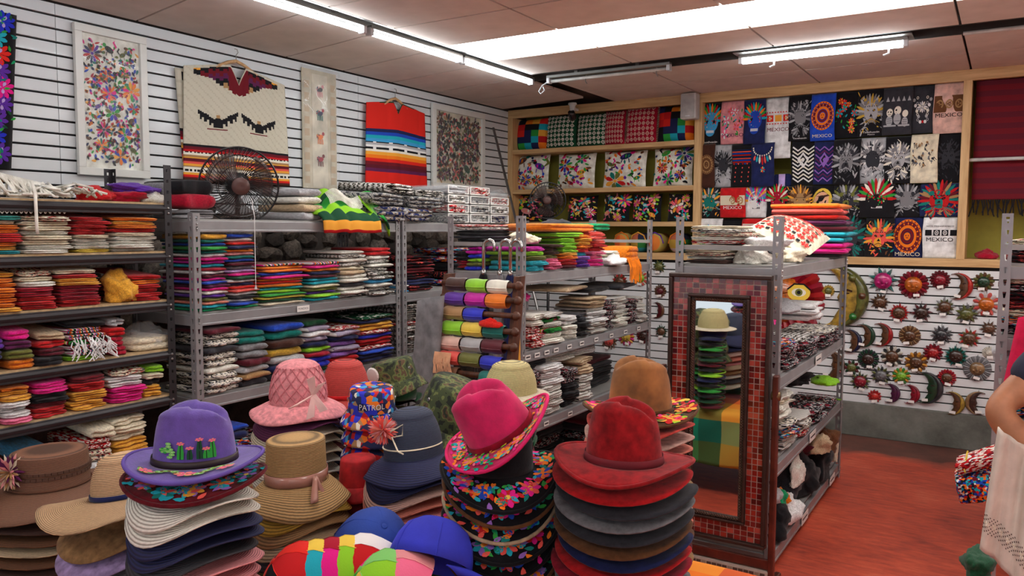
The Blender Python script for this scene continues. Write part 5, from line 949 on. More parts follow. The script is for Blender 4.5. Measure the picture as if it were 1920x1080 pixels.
sheet('cloth', tcl, 120, 104, vcol(), parent=t, th=.003, colfn=lambda u, v: tuple((p+q)/2 for p, q in zip(PAL[['orange', 'red', 'emerald', 'forest', 'amber', 'orange', 'crimson', 'green'][int(u*20) % 8]], PAL[['scarlet', 'orange', 'amber', 'teal', 'olive', 'crimson'][int(v*17) % 6]])))
# ------------------------------------------------------------------ hats
def straw(name, col, sc=95, kind='RINGS', rough=.75):
    if name in MC: return MC[name]
    m, nt, b = nmat(name); c = PAL.get(col) or hx(col); wv = nt.nodes.new('ShaderNodeTexWave'); wv.wave_type = kind
    if kind == 'RINGS': wv.rings_direction = 'Z'
    else: wv.bands_direction = 'Z'
    wv.inputs['Scale'].default_value = sc*.62; wv.inputs['Distortion'].default_value = .25; wv.inputs['Detail'].default_value = 1; v = mapping(nt); nt.links.new(v, wv.inputs['Vector'])
    r = ramp(nt, [(.05, tuple(x*.72 for x in c)), (.4, c), (1, tuple(min(1, x*1.15) for x in c))], 'LINEAR'); nt.links.new(wv.outputs['Fac'], r.inputs[0])
    n = noise(nt, v, 130, 2); mx = nt.nodes.new('ShaderNodeMix'); mx.data_type = 'RGBA'; mx.blend_type = 'MULTIPLY'; mx.inputs[0].default_value = .35; nt.links.new(r.outputs[0], mx.inputs[6]); nt.links.new(n, mx.inputs[7])
    nt.links.new(mx.outputs[2], b.inputs['Base Color']); b.inputs['Roughness'].default_value = rough; bump(nt, b, wv.outputs['Fac'], .5, .002); MC[name] = m; return m
def felt(col): return mat('felt_'+col, tuple(x*.8 for x in PAL[col]), .95, var=.2, scale=34, bs=.3, bscale=120, sheen=.1, spec=.12)
HATG = 'hats stacked on the plaid table'
def brimf(rc, rb, el, up, dn, droop, wave, ph):
    def z(t, a): return t*t*(up*cos(a)**2-dn*sin(a)**2)-droop*t**1.35+wave*t*t*sin(3*a+ph)+wave*.5*t*t*sin(2*a+ph*2)
    def f(t, a, l=0):
        t = min(1, max(0, t))
        r = rc+(rb-rc)*t; e = el+(1.05-el)*t; return Vector((r*cos(a), r*e*sin(a), z(t, a)+l))
    return f
def brim_mb(f, nt_=7, na=44):
    mb = MB(); mb.grid(lambda u, v: f(v, 2*PI*u), na, nt_, wrap=True); return mb
def hat(loc, rc, rb, h, label, mb_, mc=None, style='fedora', up=.0, dn=.0, droop=.0, wave=.0, ph=1., rz=0, tilt=(0, 0), band=None, bandh=.022, piping=None, art=None, el=1.14, th=.0035, bm=None):
    t = thing('hat', label, 'hat', loc, rz, HATG); t.rotation_euler = (tilt[0], tilt[1], rz); f = brimf(rc, rb, el, up, dn, droop, wave, ph); mc = mc or mb_
    brim_mb(f).build('brim', mb_, t, smooth=True, solid=th)
    c = MB(); NA = 40; prof = []
    def crown(s, a):
        # s 0..1 climbs the side, 1..2 crosses the top to the centre
        if s <= 1:
            k = s; rr = rc*(1-(.13 if style == 'fedora' else .06)*k-.05*k**4); z = h*k*(.82 if style == 'fedora' else .9)
            if style == 'round': rr = rc*math.sqrt(max(.0, 1-(.72*k)**2.4)); z = h*k*.82
            if style == 'flat': rr = rc*(1.0-.05*k); z = h*k*.96
        else:
            q = s-1; base = {'fedora': .82, 'round': math.sqrt(1-.72**2.4), 'flat': .95}[style]; rr = rc*base*cos(q*PI/2)**(.8 if style != 'flat' else .7)+.0005
            z = h*({'fedora': .82, 'round': .82, 'flat': .96}[style]) + h*({'fedora': .24, 'round': .20, 'flat': .07}[style])*sin(q*PI/2)
        x, y = rr*cos(a), rr*el*sin(a)
        if style == 'fedora':
            g = max(0, (z/h-.45)/.55); cr = math.exp(-(x/(rc*.30))**2); along = .55+.45*(-y/(rc*el))
            z -= h*.24*g*cr*max(0, 1.0-.35*(y/(rc*el)+.2)**2)*(1 if s > .6 else 0)*min(1, max(0, (s-.6)/.4))
            pn = math.exp(-((y+rc*.62)/(rc*.38))**2)*g; x *= 1-.22*pn; z += h*.05*g*(1 if y > 0 else .2)
        return Vector((x, y, z))
    c.grid(lambda u, v: crown(v*2, 2*PI*u), NA, 22, wrap=True); c.build('crown', mc, t, smooth=True)
    if band:
        b2 = MB(); z0, z1 = .002, bandh; b2.grid(lambda u, v: (crown(min(1, (z0+(z1-z0)*v)/h), 2*PI*u).x*1.03, crown(min(1, (z0+(z1-z0)*v)/h), 2*PI*u).y*1.03, z0+(z1-z0)*v), NA, 2, wrap=True); b2.build('band', band, t, smooth=True, solid=.002)
    if piping: MB().tube([f(1, 2*PI*i/44) for i in range(44)], .005, 6, closed=True).build('edge_piping', piping, t, smooth=True)
    if art: art.build('embroidery', lambda u, v, l: f(.08+.84*v, 2*PI*u, l+.0028), t)
    return t, f, crown
def brim_art(seed, cols, n=9, leaf=('green', 'emerald'), big=1., rows=1):
    a = Art(.095); r = random.Random(seed)
    for i in range(n):
        u = (i+.5)/n+r.uniform(-.01, .01); v = r.uniform(.38, .62); c = r.sample(cols, 2); a.l += 1; q = .042*big
        for k in range(9): an = 2*PI*k/9; a.petal(u, v, an, q*.8, q*.22, c[k % 2], q*.12)
        a.disc(u, v, q*.22, r.choice(['amber', 'yellow', c[0]]), 7)
        for k in range(16): a.petal(u+r.uniform(-.06, .06), r.uniform(.05, .95), r.uniform(0, 6.28), .03*big, .0075*big, r.choice(list(leaf)+cols))
    return a
UH = {}
def underhat(loc, rb, tok, kind, where, rz=0, up=.03, dn=.02, droop=.01, wave=.006, ph=0, rc=.082, art=None, piping=None, tilt=(0, 0)):
    """a hat lower in a stack: its crown is up inside the next one"""
    f = brimf(rc, rb, 1.12, up, dn, droop, wave, ph); mb = brim_mb(f, 6, 40); mb.grid(lambda u, v: f(0, 2*PI*u)*(1-.02*v)+Vector((0, 0, .02*v)), 40, 1, wrap=True)
    m = straw('straw_'+tok, tok) if kind == 'straw' else felt(tok)
    if art or piping:
        t = thing('hat', where, 'hat', loc, rz, HATG); o = mb.build('brim', m, t, smooth=True, solid=.004, merge=.0005)
        if art: art.build('embroidery', lambda u, v, l: f(.08+.84*v, 2*PI*u, l+.0028), t)
        if piping: MB().tube([f(1, 2*PI*i/40) for i in range(40)], .0055, 6, closed=True).build('edge_piping', piping, t, smooth=True)
        t.rotation_euler = (tilt[0], tilt[1], rz); return t
    o = mb.build('hat', m, None, smooth=True, solid=.004, merge=.0005, loc=loc); o.rotation_euler = (tilt[0], tilt[1], rz)
    return tag(o, where, 'hat', HATG)
def hstack(c, ztop, rb, items, where, dz=.034, kind='straw', arts=None, **kw):
    """items from just under the top hat downwards; goes on to the table"""
    it = parse(items); z = ztop; i = 0; ph0 = rnd.uniform(0, 6); rv = kw.get('rz', 0); av = None
    while z > TT+kw.get('droop', .012)+.045:
        tok = it[i % len(it)]; k, _, col = tok.rpartition(':'); k = k or kind; ph = ph0+.12*i
        lab = '%s %s hat, %s below the top in %s' % (WORDS.get(col, col), k, ORD[i+1], where); q = Vector((c[0]+rnd.uniform(-.008, .008), c[1]+rnd.uniform(-.008, .008), z))
        av = arts(i, col) if arts else None
        underhat(q, rb*rnd.uniform(.96, 1.01), col, k, lab, kw.get('rz', 0)+rnd.uniform(-.05, .05), kw.get('up', .03), kw.get('dn', .02), kw.get('droop', .012), kw.get('wave', .008), ph, art=av[0] if av else None, piping=av[1] if av else None, tilt=(kw.get('tx', 0)+rnd.uniform(-.012, .012), kw.get('ty', 0)+rnd.uniform(-.012, .012)))
        z -= dz*rnd.uniform(.92, 1.08); i += 1
TOCAM = lambda p: math.atan2(-p.y, -p.x)+PI/2      # heading that turns a hat's front to the viewer
# -- brown sun hat with a raffia flower
p = onD(95, 905, 2.72); STB = straw('straw_cocoa', '7d5640', 120); STBc = straw('straw_cocoa_crown', '7d5640', 120, 'BANDS')
t, f, cr = hat(p, .118, .262, .115, 'wide brown straw sun hat with a raffia flower, at the far left', STB, STBc, 'flat', droop=.05, wave=.012, ph=2, band=mat('twine', hx('5e3b28'), .9), bandh=.010, el=1.06)
def pompom(t, c, r, cols, n, label=None, L=1.):
    mb = MB(); rr = random.Random(n)
    for i in range(n):
        d = Vector((rr.gauss(0, 1), rr.gauss(0, 1), rr.gauss(0, 1))).normalized(); q = d.orthogonal().normalized(); e = d.cross(q)
        mb.add([Vector(c), Vector(c)+d*r*.6+q*r*.10, Vector(c)+d*r*L, Vector(c)+d*r*.6-q*r*.10, Vector(c)+d*r*.5+e*r*.06], [(0, 1, 4), (1, 2, 4), (2, 3, 4), (3, 0, 4), (0, 3, 2, 1)], PAL[cols[i % len(cols)]])
    return mb.build('flower', vcol('raffia', .8, .2, 0), t)
lc = t.matrix_world.inverted() if False else None
pompom(t, onD(18, 885, 2.60)-p, .062, ['cream', 'beige', 'plum', 'rose', 'tan'], 120)
wb2 = MB()
for row in range(2):
    for k in range(44): a = 2*PI*k/44; z = .045+.016*row; wb2.box((.117*cos(a+.07*row), .124*sin(a+.07*row), z), (.006, .016, .009), a+PI/2*0)
wb2.build('woven_band', mat('straw_cocoa_dark', hx('4f3426'), .8), t)
hstack(p, p.z-.05, .25, 'chocolate brown beige brown chocolate brown black tan brown', 'the far left stack', droop=.05, wave=.02)
# -- beige sun hat with navy cord
p = onD(238, 925, 2.34); t, f, cr = hat(p, .086, .226, .12, 'wavy beige straw sun hat with a navy cord band', straw('straw_sand', 'c9a57c', 110), straw('straw_sand_crown', 'c9a57c', 110, 'BANDS'), 'round', droop=.03, wave=.022, ph=2.6, band=cloth('navy'), bandh=.016, tilt=(0, -.12))
hstack(p, p.z-.07, .18, 'felt:tan felt:lavender grey grey silver grey', 'the stack under the navy-corded hat', droop=.05, dz=.05)
# -- purple painted fedora
p = onD(366, 862, 2.02); rz = TOCAM(p)+1.25
a = Art(.16); r = random.Random(2)
for i in range(26): u = .36+.3*i/26; v = .5+.2*sin(i*.5); a.disc(u, v, .016, 'lightgreen' if i % 2 else 'olive', 9, .8, i); a.disc(u, v, .004, 'ivory', 5)
for u in (.40, .52, .63): a.flower(u, .6, .03, ['pink', 'salmon'], 6)
t, f, cr = hat(p, .090, .158, .138, 'purple painted fedora with green cacti and pink blossoms', mat('felt_violet', hx('5d479c'), .85, var=.08, scale=40, bs=.4, bscale=300, sheen=.3), None, 'fedora', up=-.012, dn=-.014, rz=rz, band=mat('leather_dark', hx('2b1d1c'), .5), bandh=.019, art=a, piping=mat('felt_violet_edge', hx('5d479c'), .85))
a = Art(.55)
for k, (u, hgt, w) in enumerate(((.38, .5, .05), (.52, .62, .045), (.62, .55, .05), (.45, .35, .04), (.57, .3, .05))):
    a.line([(u, .12), (u, .12+hgt*.5), (u, .12+hgt)], [w, w*1.05, w*.6], 'forest' if k % 2 else 'green'); a.line([(u, .12), (u, .1+hgt)], .006, 'black'); a.flower(u, .16+hgt, .034, ['pink', 'salmon'], 6, .3)
for k in range(6): a.disc(.30+.02*sin(k), .2+.09*k, .026, 'lightgreen', 9); a.disc(.30+.02*sin(k), .2+.09*k, .005, 'ivory', 5)
for k in range(9): a.petal(.25, .42, k*.7, .06, .016, 'green' if k % 2 else 'lightgreen')
def onc(u, v, l): q = cr(.16+.62*v, PI+PI*u-1.25); n = Vector((q.x, q.y, 0)).normalized(); return q+n*(l+.002)
a.build('painting', onc, t)
a = brim_art(12, ['turquoise', 'coral', 'violet', 'amber', 'teal'], 12, ('forest', 'turquoise'))
underhat((p.x, p.y, p.z-.036), .163, 'darkred', 'felt', 'dark red hat painted with bright petals, right under the purple fedora', rz, -.02, -.012, .008, .0, 0, art=a, piping=felt('darkred'))
hstack(p, p.z-.072, .158, 'ivory ivory navy navy charcoal rose rose rose felt:navy tan', 'the stack under the purple fedora', droop=.035, dz=.034, wave=.01)
# -- straw hat with a satin ribbon
p = onD(556, 898, 2.55); ST = straw('straw_wheat', 'b08d5a', 100); t, f, cr = hat(p, .092, .168, .135, 'wheat straw hat with a shiny rose satin ribbon and bow', ST, straw('straw_wheat_crown', 'b08d5a', 100, 'BANDS'), 'flat', droop=.075, wave=.010, ph=.6, band=mat('satin_rose', hx('a9796a'), .25, coat=.3), bandh=.036, rz=.2)
bow = MB()
for s, L in ((1, .10), (-1, .08)): bow.grid(lambda u, v: (.09+.05*u*0+.03*v+.012*sin(u*6), -.03+.06*(u-.5)*(.3+v)+s*.03*v, .03-L*v*.8), 6, 6)
bow.build('bow', MC['satin_rose'], t, smooth=True, solid=.002)
hstack(p, p.z-.045, .165, 'mustard tan beige charcoal olive olive mustard charcoal rose tan', 'the stack under the ribboned straw hat', droop=.06, dz=.036, wave=.012)
# -- pink crocheted cloche
p = onD(560, 752, 2.98); t, f, cr = hat(p, .100, .172, .155, 'pink crocheted hat with a ribbon bow, on cream hats', mat('crochet_pink', hx('d98b90'), .9, var=.12, scale=60, bs=.9, bscale=90), None, 'round', droop=.045, wave=.01, rz=0, ph=3, el=1.08)
net = MB()
for k in range(16):
    for s in (-1, 1): net.tube([cr(.1+.85*j/9*1.2, 2*PI*k/16+s*j*.12)*1.012 for j in range(10)], .0022, 4)
tag(net.build('crochet_mesh', mat('crochet_dark', hx('c27078'), .9), t), None, kind='stuff')
bow = MB()
for k, (an, L) in enumerate(((.9, .05), (1.7, .06), (3.7, .085), (5.3, .07), (4.6, .085))): w0 = onD(588, 742, 2.83)-p; bow.add([w0-RT*.008, w0+RT*(L*cos(an)-.014)+UP*L*sin(an)-F*.012, w0+RT*(L*cos(an)+.016)+UP*(L*sin(an)+.012)-F*.016, w0+RT*.008+UP*.006], [(0, 1, 2, 3)])
bow.build('bow', mat('ribbon_blush', hx('e3b6b0'), .4), t, solid=.004)
hstack(p, p.z-.045, .168, 'plum cream cream cream ivory ivory beige cream', 'the cream stack under the pink crocheted hat', droop=.05, dz=.037)
p = onD(648, 742, 3.3); hat(p, .095, .15, .15, 'coral red straw hat behind the pink crocheted hat', straw('straw_coral', 'c8433c', 110), straw('straw_coral_c', 'c8433c', 110, 'BANDS'), 'round', droop=.05, rz=.3, band=cloth('red'), bandh=.02)
hstack(p, p.z-.04, .145, 'navy black maroon navy', 'the stack under the coral hat', droop=.05, dz=.05)
# -- navy straw hat with raffia flower
p = onD(776, 852, 2.64); t, f, cr = hat(p, .093, .166, .155, 'navy straw hat with a salmon raffia flower and cream cord', straw('straw_navy', '333d55', 120), straw('straw_navy_c', '333d55', 120, 'BANDS'), 'round', droop=.062, wave=.012, ph=1.7, tilt=(0, -.08))
pompom(t, onD(722, 806, 2.53)-p, .05, ['salmon', 'coral', 'blush', 'rose'], 130)
MB().tube([cr(.28, -PI*.95+PI*1.1*k/20)*1.015 for k in range(21)], .0028, 5).tube([onD(735, 812, 2.5)-p, onD(760, 800, 2.5)-p, onD(758, 820, 2.5)-p, onD(738, 822, 2.5)-p, onD(748, 850, 2.48)-p, onD(758, 856, 2.48)-p], .0028, 5).build('cord', cloth('cream'), t, smooth=True)
hstack(p, p.z-.045, .164, 'navy blush salmon rose beige tan ivory charcoal cream beige tan salmon', 'the stack under the navy straw hat', droop=.045, dz=.033, wave=.012)
# -- fuchsia fedora on the black embroidered hats
p = onD(937, 880, 2.22); rz = TOCAM(p); CB = ['red', 'turquoise', 'orange', 'fuchsia', 'blue', 'violet', 'coral']
def arts(i, col): return (brim_art(60+i, CB, 11, ('emerald', 'green', 'teal')), [felt('black'), felt('brown'), felt('beige'), felt('black')][i % 4])
hstack(p, p.z, .166, 'felt:black', 'the embroidered black stack', dz=.046, kind='felt', arts=arts, up=.025, dn=.028, droop=.01, wave=.004, rz=rz, tx=.17)
q = onD(940, 812, 2.18); t, f, cr = hat(q, .088, .155, .15, 'fuchsia felt fedora tilted on the embroidered black hats', mat('felt_fuchsia', hx('c01458'), .92, var=.12, scale=20, sheen=.15, bs=.2), None, 'fedora', up=-.012, dn=-.028, rz=rz+1.2, band=felt('crimson'), bandh=.02, art=brim_art(7, ['turquoise', 'fuchsia', 'amber', 'orange', 'emerald', 'pink'], 14, ('emerald', 'lime'), .8), piping=mat('felt_fuchsia_e', hx('d81a66'), .92))
t.matrix_world = Matrix.Translation(q) @ Matrix.Rotation(-.56, 4, F) @ Matrix.Rotation(.16, 4, RT) @ Matrix.Rotation(rz+1.2, 4, 'Z')
o = MB().grid(lambda u, v: (.09*cos(2*PI*u)*(1-.05*v), .10*sin(2*PI*u)*(1-.05*v), .085*v), 32, 4, wrap=True).build('black_crown', felt('black'), None, smooth=True, solid=.003, loc=(p.x, p.y, p.z+.004)); o.name = 'hat'; tag(o, 'black felt crown showing under the tilted fuchsia fedora', 'hat', HATG)
# -- red suede fedora stack
p = onD(1169, 862, 2.08); rz = TOCAM(p); RS = mat('suede_red', hx('84161a'), .95, var=.2, scale=30, bs=.3, bscale=90, sheen=.1, spec=.12)
t, f, cr = hat(p, .090, .172, .152, 'red suede fedora topping the tall stack of felt hats', RS, None, 'fedora', up=-.02, dn=-.018, rz=rz+1.2, band=mat('suede_band', hx('6a1420'), .9), bandh=.022, piping=RS, wave=.004)
hstack(p, p.z-.038, .176, 'felt:red felt:charcoal felt:grey felt:charcoal felt:brown felt:navy felt:red felt:crimson felt:grey felt:mustard felt:plum felt:chocolate felt:maroon felt:charcoal', 'the tall felt stack', dz=.0335, kind='felt', up=-.022, dn=-.02, droop=.008, wave=.005, rz=rz+1.2)
# -- brown suede hat with an embroidered brim
p = onD(1200, 768, 2.62); rz = TOCAM(p); t, f, cr = hat(p, .094, .178, .165, 'brown suede hat with a flower-embroidered brim', felt('brown'), mat('suede_tan', hx('8a5a2e'), .9, var=.22, scale=12, sheen=.1), 'fedora', up=-.015, dn=-.02, rz=rz+1.9, art=brim_art(31, ['coral', 'fuchsia', 'amber', 'yellow', 'red'], 8, ('olive', 'forest', 'lime'), 1.35), piping=felt('brown'), band=felt('brown'), bandh=.014)
hstack(p, p.z-.04, .178, 'felt:coral felt:blush felt:salmon felt:brown felt:maroon felt:tan', 'the stack under the embroidered brown hat', dz=.04, kind='felt', up=.02, dn=.02)
p = onD(958, 735, 3.1); hat(p, .098, .15, .12, 'cream straw hat behind the fuchsia fedora', straw('straw_cream', 'c9bd84', 130), straw('straw_cream_crown', 'c9bd84', 130, 'BANDS'), 'round', droop=.01)
CREAM = p.copy()
# ------------------------------------------------------------------ bucket hats and caps
def camo():
    m, nt, b = nmat('camouflage'); v = mapping(nt); f = noise(nt, v, 22, 2, .5); r = ramp(nt, [(0, hx('1f261c')), (.42, hx('3f4a2c')), (.52, hx('66703f')), (.58, hx('5b4632')), (.64, hx('2b3324'))]); nt.links.new(f, r.inputs[0]); nt.links.new(r.outputs[0], b.inputs['Base Color']); b.inputs['Roughness'].default_value = .9; return m
CAMO = camo()
def bucket(loc, label, m, rc=.09, rb=.14, h=.09, droop=.05, tilt=(0, 0), rz=0, extra=None):
    t = thing('bucket_hat', label, 'hat', loc, rz, 'bucket hats on the table'); t.rotation_euler = (tilt[0], tilt[1], rz); f = brimf(rc, rb, 1.1, .0, .0, droop, .006, 1)
    brim_mb(f).build('brim', m, t, smooth=True, solid=.003)
    MB().lathe([(rc, 0), (rc*.97, h*.5), (rc*.92, h*.93), (rc*.86, h), (rc*.5, h*1.03), (.0005, h*1.04)], 32, ell=1.1).build('crown', m, t, smooth=True)
    for s in (-1, 1): MB().lathe([(.008, 0), (.006, .003), (.003, .003)], 10, (s*rc*.98, 0, h*.5), M=Matrix.Rotation(s*PI/2, 3, 'Y')).build('eyelet', BOLT, t)
    return t
p = onD(842, 800, 2.98); CAMOP = p.copy(); bucket(p+Vector((0, 0, .02)), 'large camouflage bucket hat behind the navy straw hat', CAMO, .125, .175, .15, .05, (.3, .25), 1.2)
bucket(p+Vector((.02, .0, -.10)), 'camouflage bucket hat under the tilted one', CAMO, .115, .165, .11, .06)
p = onD(742, 712, 3.55); bucket(p, 'camouflage cap-shaped bucket hat with a round white badge', CAMO, .095, .135, .09, .05, (.1, -.2)); MB().lathe([(.035, 0), (.03, .006), (.0005, .008)], 16, (-.03, -.105, .05), M=Matrix.Rotation(PI/2, 3, 'X')).build('badge', CARD, bpy.data.objects['bucket_hat.002'])
KID = None
def kid():
    m, nt, b = nmat('kids_print'); v = mapping(nt); vo = nt.nodes.new('ShaderNodeTexVoronoi'); vo.inputs['Scale'].default_value = 48; nt.links.new(v, vo.inputs['Vector']); sx = nt.nodes.new('ShaderNodeSeparateColor'); nt.links.new(vo.outputs['Color'], sx.inputs[0])
    r = ramp(nt, [(0, PAL['navy']), (.3, PAL['royal']), (.5, PAL['sky']), (.6, PAL['orange']), (.72, PAL['ivory']), (.8, PAL['red']), (.9, PAL['tan'])]); nt.links.new(sx.outputs[0], r.inputs[0]); nt.links.new(r.outputs[0], b.inputs['Base Color']); b.inputs['Roughness'].default_value = .85; return m
KID = kid(); p = onD(697, 768, 2.9)
for i in range(5):
    t = bucket(p+Vector((.002*sin(i*2), .001*i, -.062*i)), "children's printed blue hat, %s from top of its stack" % ORD[i+1], KID, .086, .114, .085, .045, (.08, 0), TOCAM(p))
    if i < 2:
        a = Art(.4); a.rect(.12, .2, .88, .62, 'navy'); a.text('PATROL', .5, .27, .19, 'white'); a.build('lettering', lambda u, v, l: Vector((.0895*sin((u-.5)*1.5), -.0985*cos((u-.5)*1.5)-l-.001, .012+.06*v)), t)
p = onD(672, 905, 2.72); o = bucket(p, 'red printed hat between the ribboned straw and the navy hat', mat('red_print', hx('a81a20'), .85, var=.2, scale=25), .062, .085, .09, .04)
bucket(p+Vector((0, 0, -.09)), 'dark red hat under the red printed one', felt('darkred'), .062, .085, .09, .04)
def cap(loc, label, m, bill=None, tilt=(0, 0), rz=0, h=.105, r=.088, name='baseball_cap', group='baseball caps on the table', bill_only=False, button=None, panels=None):
    t = thing(name, label, 'cap', loc, rz, group); t.rotation_euler = (tilt[0], tilt[1], rz)
    dome = [(r*1.07, 0), (r*1.03, h*.25), (r*.96, h*.5), (r*.8, h*.75), (r*.5, h*.93), (r*.2, h*.995), (.0006, h)]
    if panels:
        mb = MB(); n = 36; vs = [(q*cos(2*PI*j/n), q*sin(2*PI*j/n)*1.1, z) for q, z in dome for j in range(n)]
        for i in range(len(dome)-1):
            for j in range(n): mb.add([vs[i*n+j], vs[i*n+(j+1) % n], vs[(i+1)*n+(j+1) % n], vs[(i+1)*n+j]], [(0, 1, 2, 3)], PAL[panels[(j*len(panels))//n]])
        mb.build('crown', vcol(), t, smooth=True, merge=.0003)
    else: MB().lathe(dome, 36, ell=1.1).build('crown', m, t, smooth=True, solid=.002)
    MB().grid(lambda u, v: ((u-.5)*2*r*(.95-.25*v*v), -r*1.1*math.sqrt(max(0, 1-((u-.5)*1.9)**2))*1.0-.07*v*(1-.5*(2*u-1)**2), .006-.018*(2*u-1)**2-.012*v), 14, 6).build('bill', bill or m, t, smooth=True, solid=.004)
    MB().lathe([(.009, 0), (.008, .004), (.0005, .006)], 10, (0, 0, h-.001)).build('button', button or m, t)
    sm = MB()
    for k in range(6): a = PI*k/3; sm.tube([(q*1.015*cos(a), q*1.015*1.1*sin(a), z) for q, z in dome[:-1]], .0012, 4)
    tag(sm.build('seam', button or m, t), None, kind='stuff'); return t
BL1 = mat('cap_blue', hx('1d3f96'), .85, var=.1, bs=.2); BL2 = mat('cap_royal', hx('2b33b8'), .85, var=.08, bs=.2)
p = onD(690, 1035, 2.22); cap(p, 'blue baseball cap lying tipped between the straw stacks', BL1, tilt=(.5, .5), rz=.6, h=.125, r=.098)
p = onD(806, 1058, 2.06); cap(p, 'royal blue baseball cap standing tipped beside the embroidered stack', BL2, tilt=(.35, .6), rz=2.4, h=.12, r=.095)
PC = [(545, 1082, ['red', 'scarlet', 'charcoal', 'red', 'coral', 'black'], 'red and charcoal panelled cap, leftmost in the bottom row'), (585, 1072, ['turquoise', 'yellow', 'plum', 'turquoise', 'fuchsia', 'charcoal'], 'turquoise and yellow panelled cap in the bottom row'), (625, 1062, ['fuchsia', 'crimson', 'plum', 'fuchsia', 'red', 'maroon'], 'fuchsia panelled cap in the bottom row'), (648, 1050, ['lime', 'yellow', 'green', 'lime', 'red', 'yellow'], 'lime and yellow panelled cap in the bottom row'), (672, 1042, ['red', 'white', 'darkred', 'red', 'charcoal', 'darkred'], 'red and white panelled cap nearest the blue cap'), (720, 1082, ['lime', 'lightgreen', 'fuchsia', 'lime', 'green', 'yellow'], 'lime panelled cap under the blue cap'), (770, 1078, ['pink', 'rose', 'fuchsia', 'pink', 'charcoal', 'rose'], 'pale pink panelled cap under the royal blue cap')]
ax = (-RT*.72+UP*.64-F*.22).normalized(); Q = ax.to_track_quat('Z', 'Y').to_matrix().to_4x4()
for i, (a, b, pn, lab) in enumerate(PC):
    j = i if i < 5 else i-5; o_ = onD(572, 1096, 2.05) if i < 5 else onD(735, 1112, 2.0); t = cap((0, 0, 0), lab, cloth(pn[0]), cloth(pn[2]), panels=pn, button=cloth(pn[1])); t.matrix_world = Matrix.Translation(o_-ax*.036*j+RT*.012*j+UP*(.026*j)) @ Q
# stacks of caps that carry the tipped caps, and those along the far edge that the mirror shows
def capstack(x, y, ztop, toks, where, rz=0, dz=.034):
    it = parse(toks); z = ztop; i = 0
    while z > TT+.004:
        tok = it[i % len(it)]; zz = max(z, TT+.006); o = MB()
        o.lathe([(.086, 0), (.089, .025), (.085, .05), (.07, .075), (.04, .09), (.0006, .095)], 24, ell=1.1) if i == 0 else o.lathe([(.086, 0), (.087, .004), (.087, .008)], 24, ell=1.1)
        o.grid(lambda u, v: ((u-.5)*2*.088*(.95-.25*v*v), -.097*math.sqrt(max(0, 1-((u-.5)*1.9)**2))-.07*v*(1-.5*(2*u-1)**2), .006-.018*(2*u-1)**2-.012*v), 10, 4)
        q = o.build('baseball_cap', cloth(tok), None, smooth=True, solid=.003, loc=(x, y, zz)); q.rotation_euler = (0, 0, rz+rnd.uniform(-.15, .15)); tag(q, '%s cap, %s from top of %s' % (wd(tok), ORD[i+1], where), 'cap', 'stacked caps'); z -= dz; i += 1
capstack(CAMOP.x+.02, CAMOP.y, CAMOP.z-.19, 'emerald green forest black lime black emerald charcoal green', 'the green cap stack facing the mirror', PI)
capstack(CREAM.x, CREAM.y, CREAM.z-.06, 'navy black green black forest maroon black lime', 'the dark cap stack facing the mirror', PI)
p = onD(742, 712, 3.55); capstack(p.x, p.y, p.z-.08, 'forest black olive green black navy', 'the stack under the badged camouflage hat', PI)
p = onD(640, 1082, 2.1); capstack(p.x, p.y, p.z-.2, 'charcoal red lime black', 'the pile under the panelled caps'); p = onD(770, 1085, 2.1); capstack(p.x, p.y, p.z-.22, 'black fuchsia charcoal', 'the pile under the royal blue cap')
# ================================================================== mosaic mirror
t = thing('standing_mirror', 'tall standing mirror framed in red mosaic with braided dark moulding', 'mirror', (-1.455, 3.84, 0))
MW, Z0m, Z1m = .51, .20, 1.535; BRZ = mat('mirror_moulding', hx('3b2a24'), .45, .35, .15, 30); GROUT = mat('mosaic_grout', hx('b9a79a'), .8)
MIR, mnt, mbs = nmat('mirror_glass'); mbs.inputs['Metallic'].default_value = 1; mbs.inputs['Roughness'].default_value = .02; mbs.inputs['Base Color'].default_value = (.82, .84, .84, 1)
iw = .135; gx0, gx1, gz0, gz1 = iw, MW-iw, Z0m+iw+.0, Z1m-iw
MB().bb((0, .012, Z0m), (MW, .03, Z1m)).build('backing', BRZ, t)
MB().bb((gx0, .004, gz0), (gx1, .0115, gz1)).build('glass', MIR, t)
def rim(a, b, c, d, w, y0, y1, nm, m=BRZ):
    for p, q in (((a, y0, c), (b, y1, c+w)), ((a, y0, d-w), (b, y1, d)), ((a, y0, c+w), (a+w, y1, d-w)), ((b-w, y0, c+w), (b, y1, d-w))): MB().bb(p, q).build(nm, m, t, bevel=.005)
rim(0, MW, Z0m, Z1m, .02, -.018, .012, 'outer_moulding'); rim(gx0-.035, gx1+.035, gz0-.035, gz1+.035, .016, -.016, .012, 'inner_moulding'); rim(gx0-.02, gx1+.02, gz0-.02, gz1+.02, .022, -.004, .008, 'braid_bed')
br = MB(); n = 54
for side in range(4):
    L = (gz1-gz0) if side < 2 else (gx1-gx0); k = int(L/.026)
    for ph in (0, PI):
        pts = []
        for i in range(k*4+1):
            s = L*i/(k*4); o = .006*sin(2*PI*i/4+ph); pts.append((gx0-.009+o, -.006, gz0+s) if side == 0 else (gx1+.009+o, -.006, gz0+s) if side == 1 else (gx0+s, -.006, gz0-.009+o) if side == 2 else (gx0+s, -.006, gz1+.009+o))
        br.tube(pts, .0042, 4)
tag(br.build('braid', mat('braid_bronze', hx('5b463a'), .4, .5), t), None, kind='stuff')
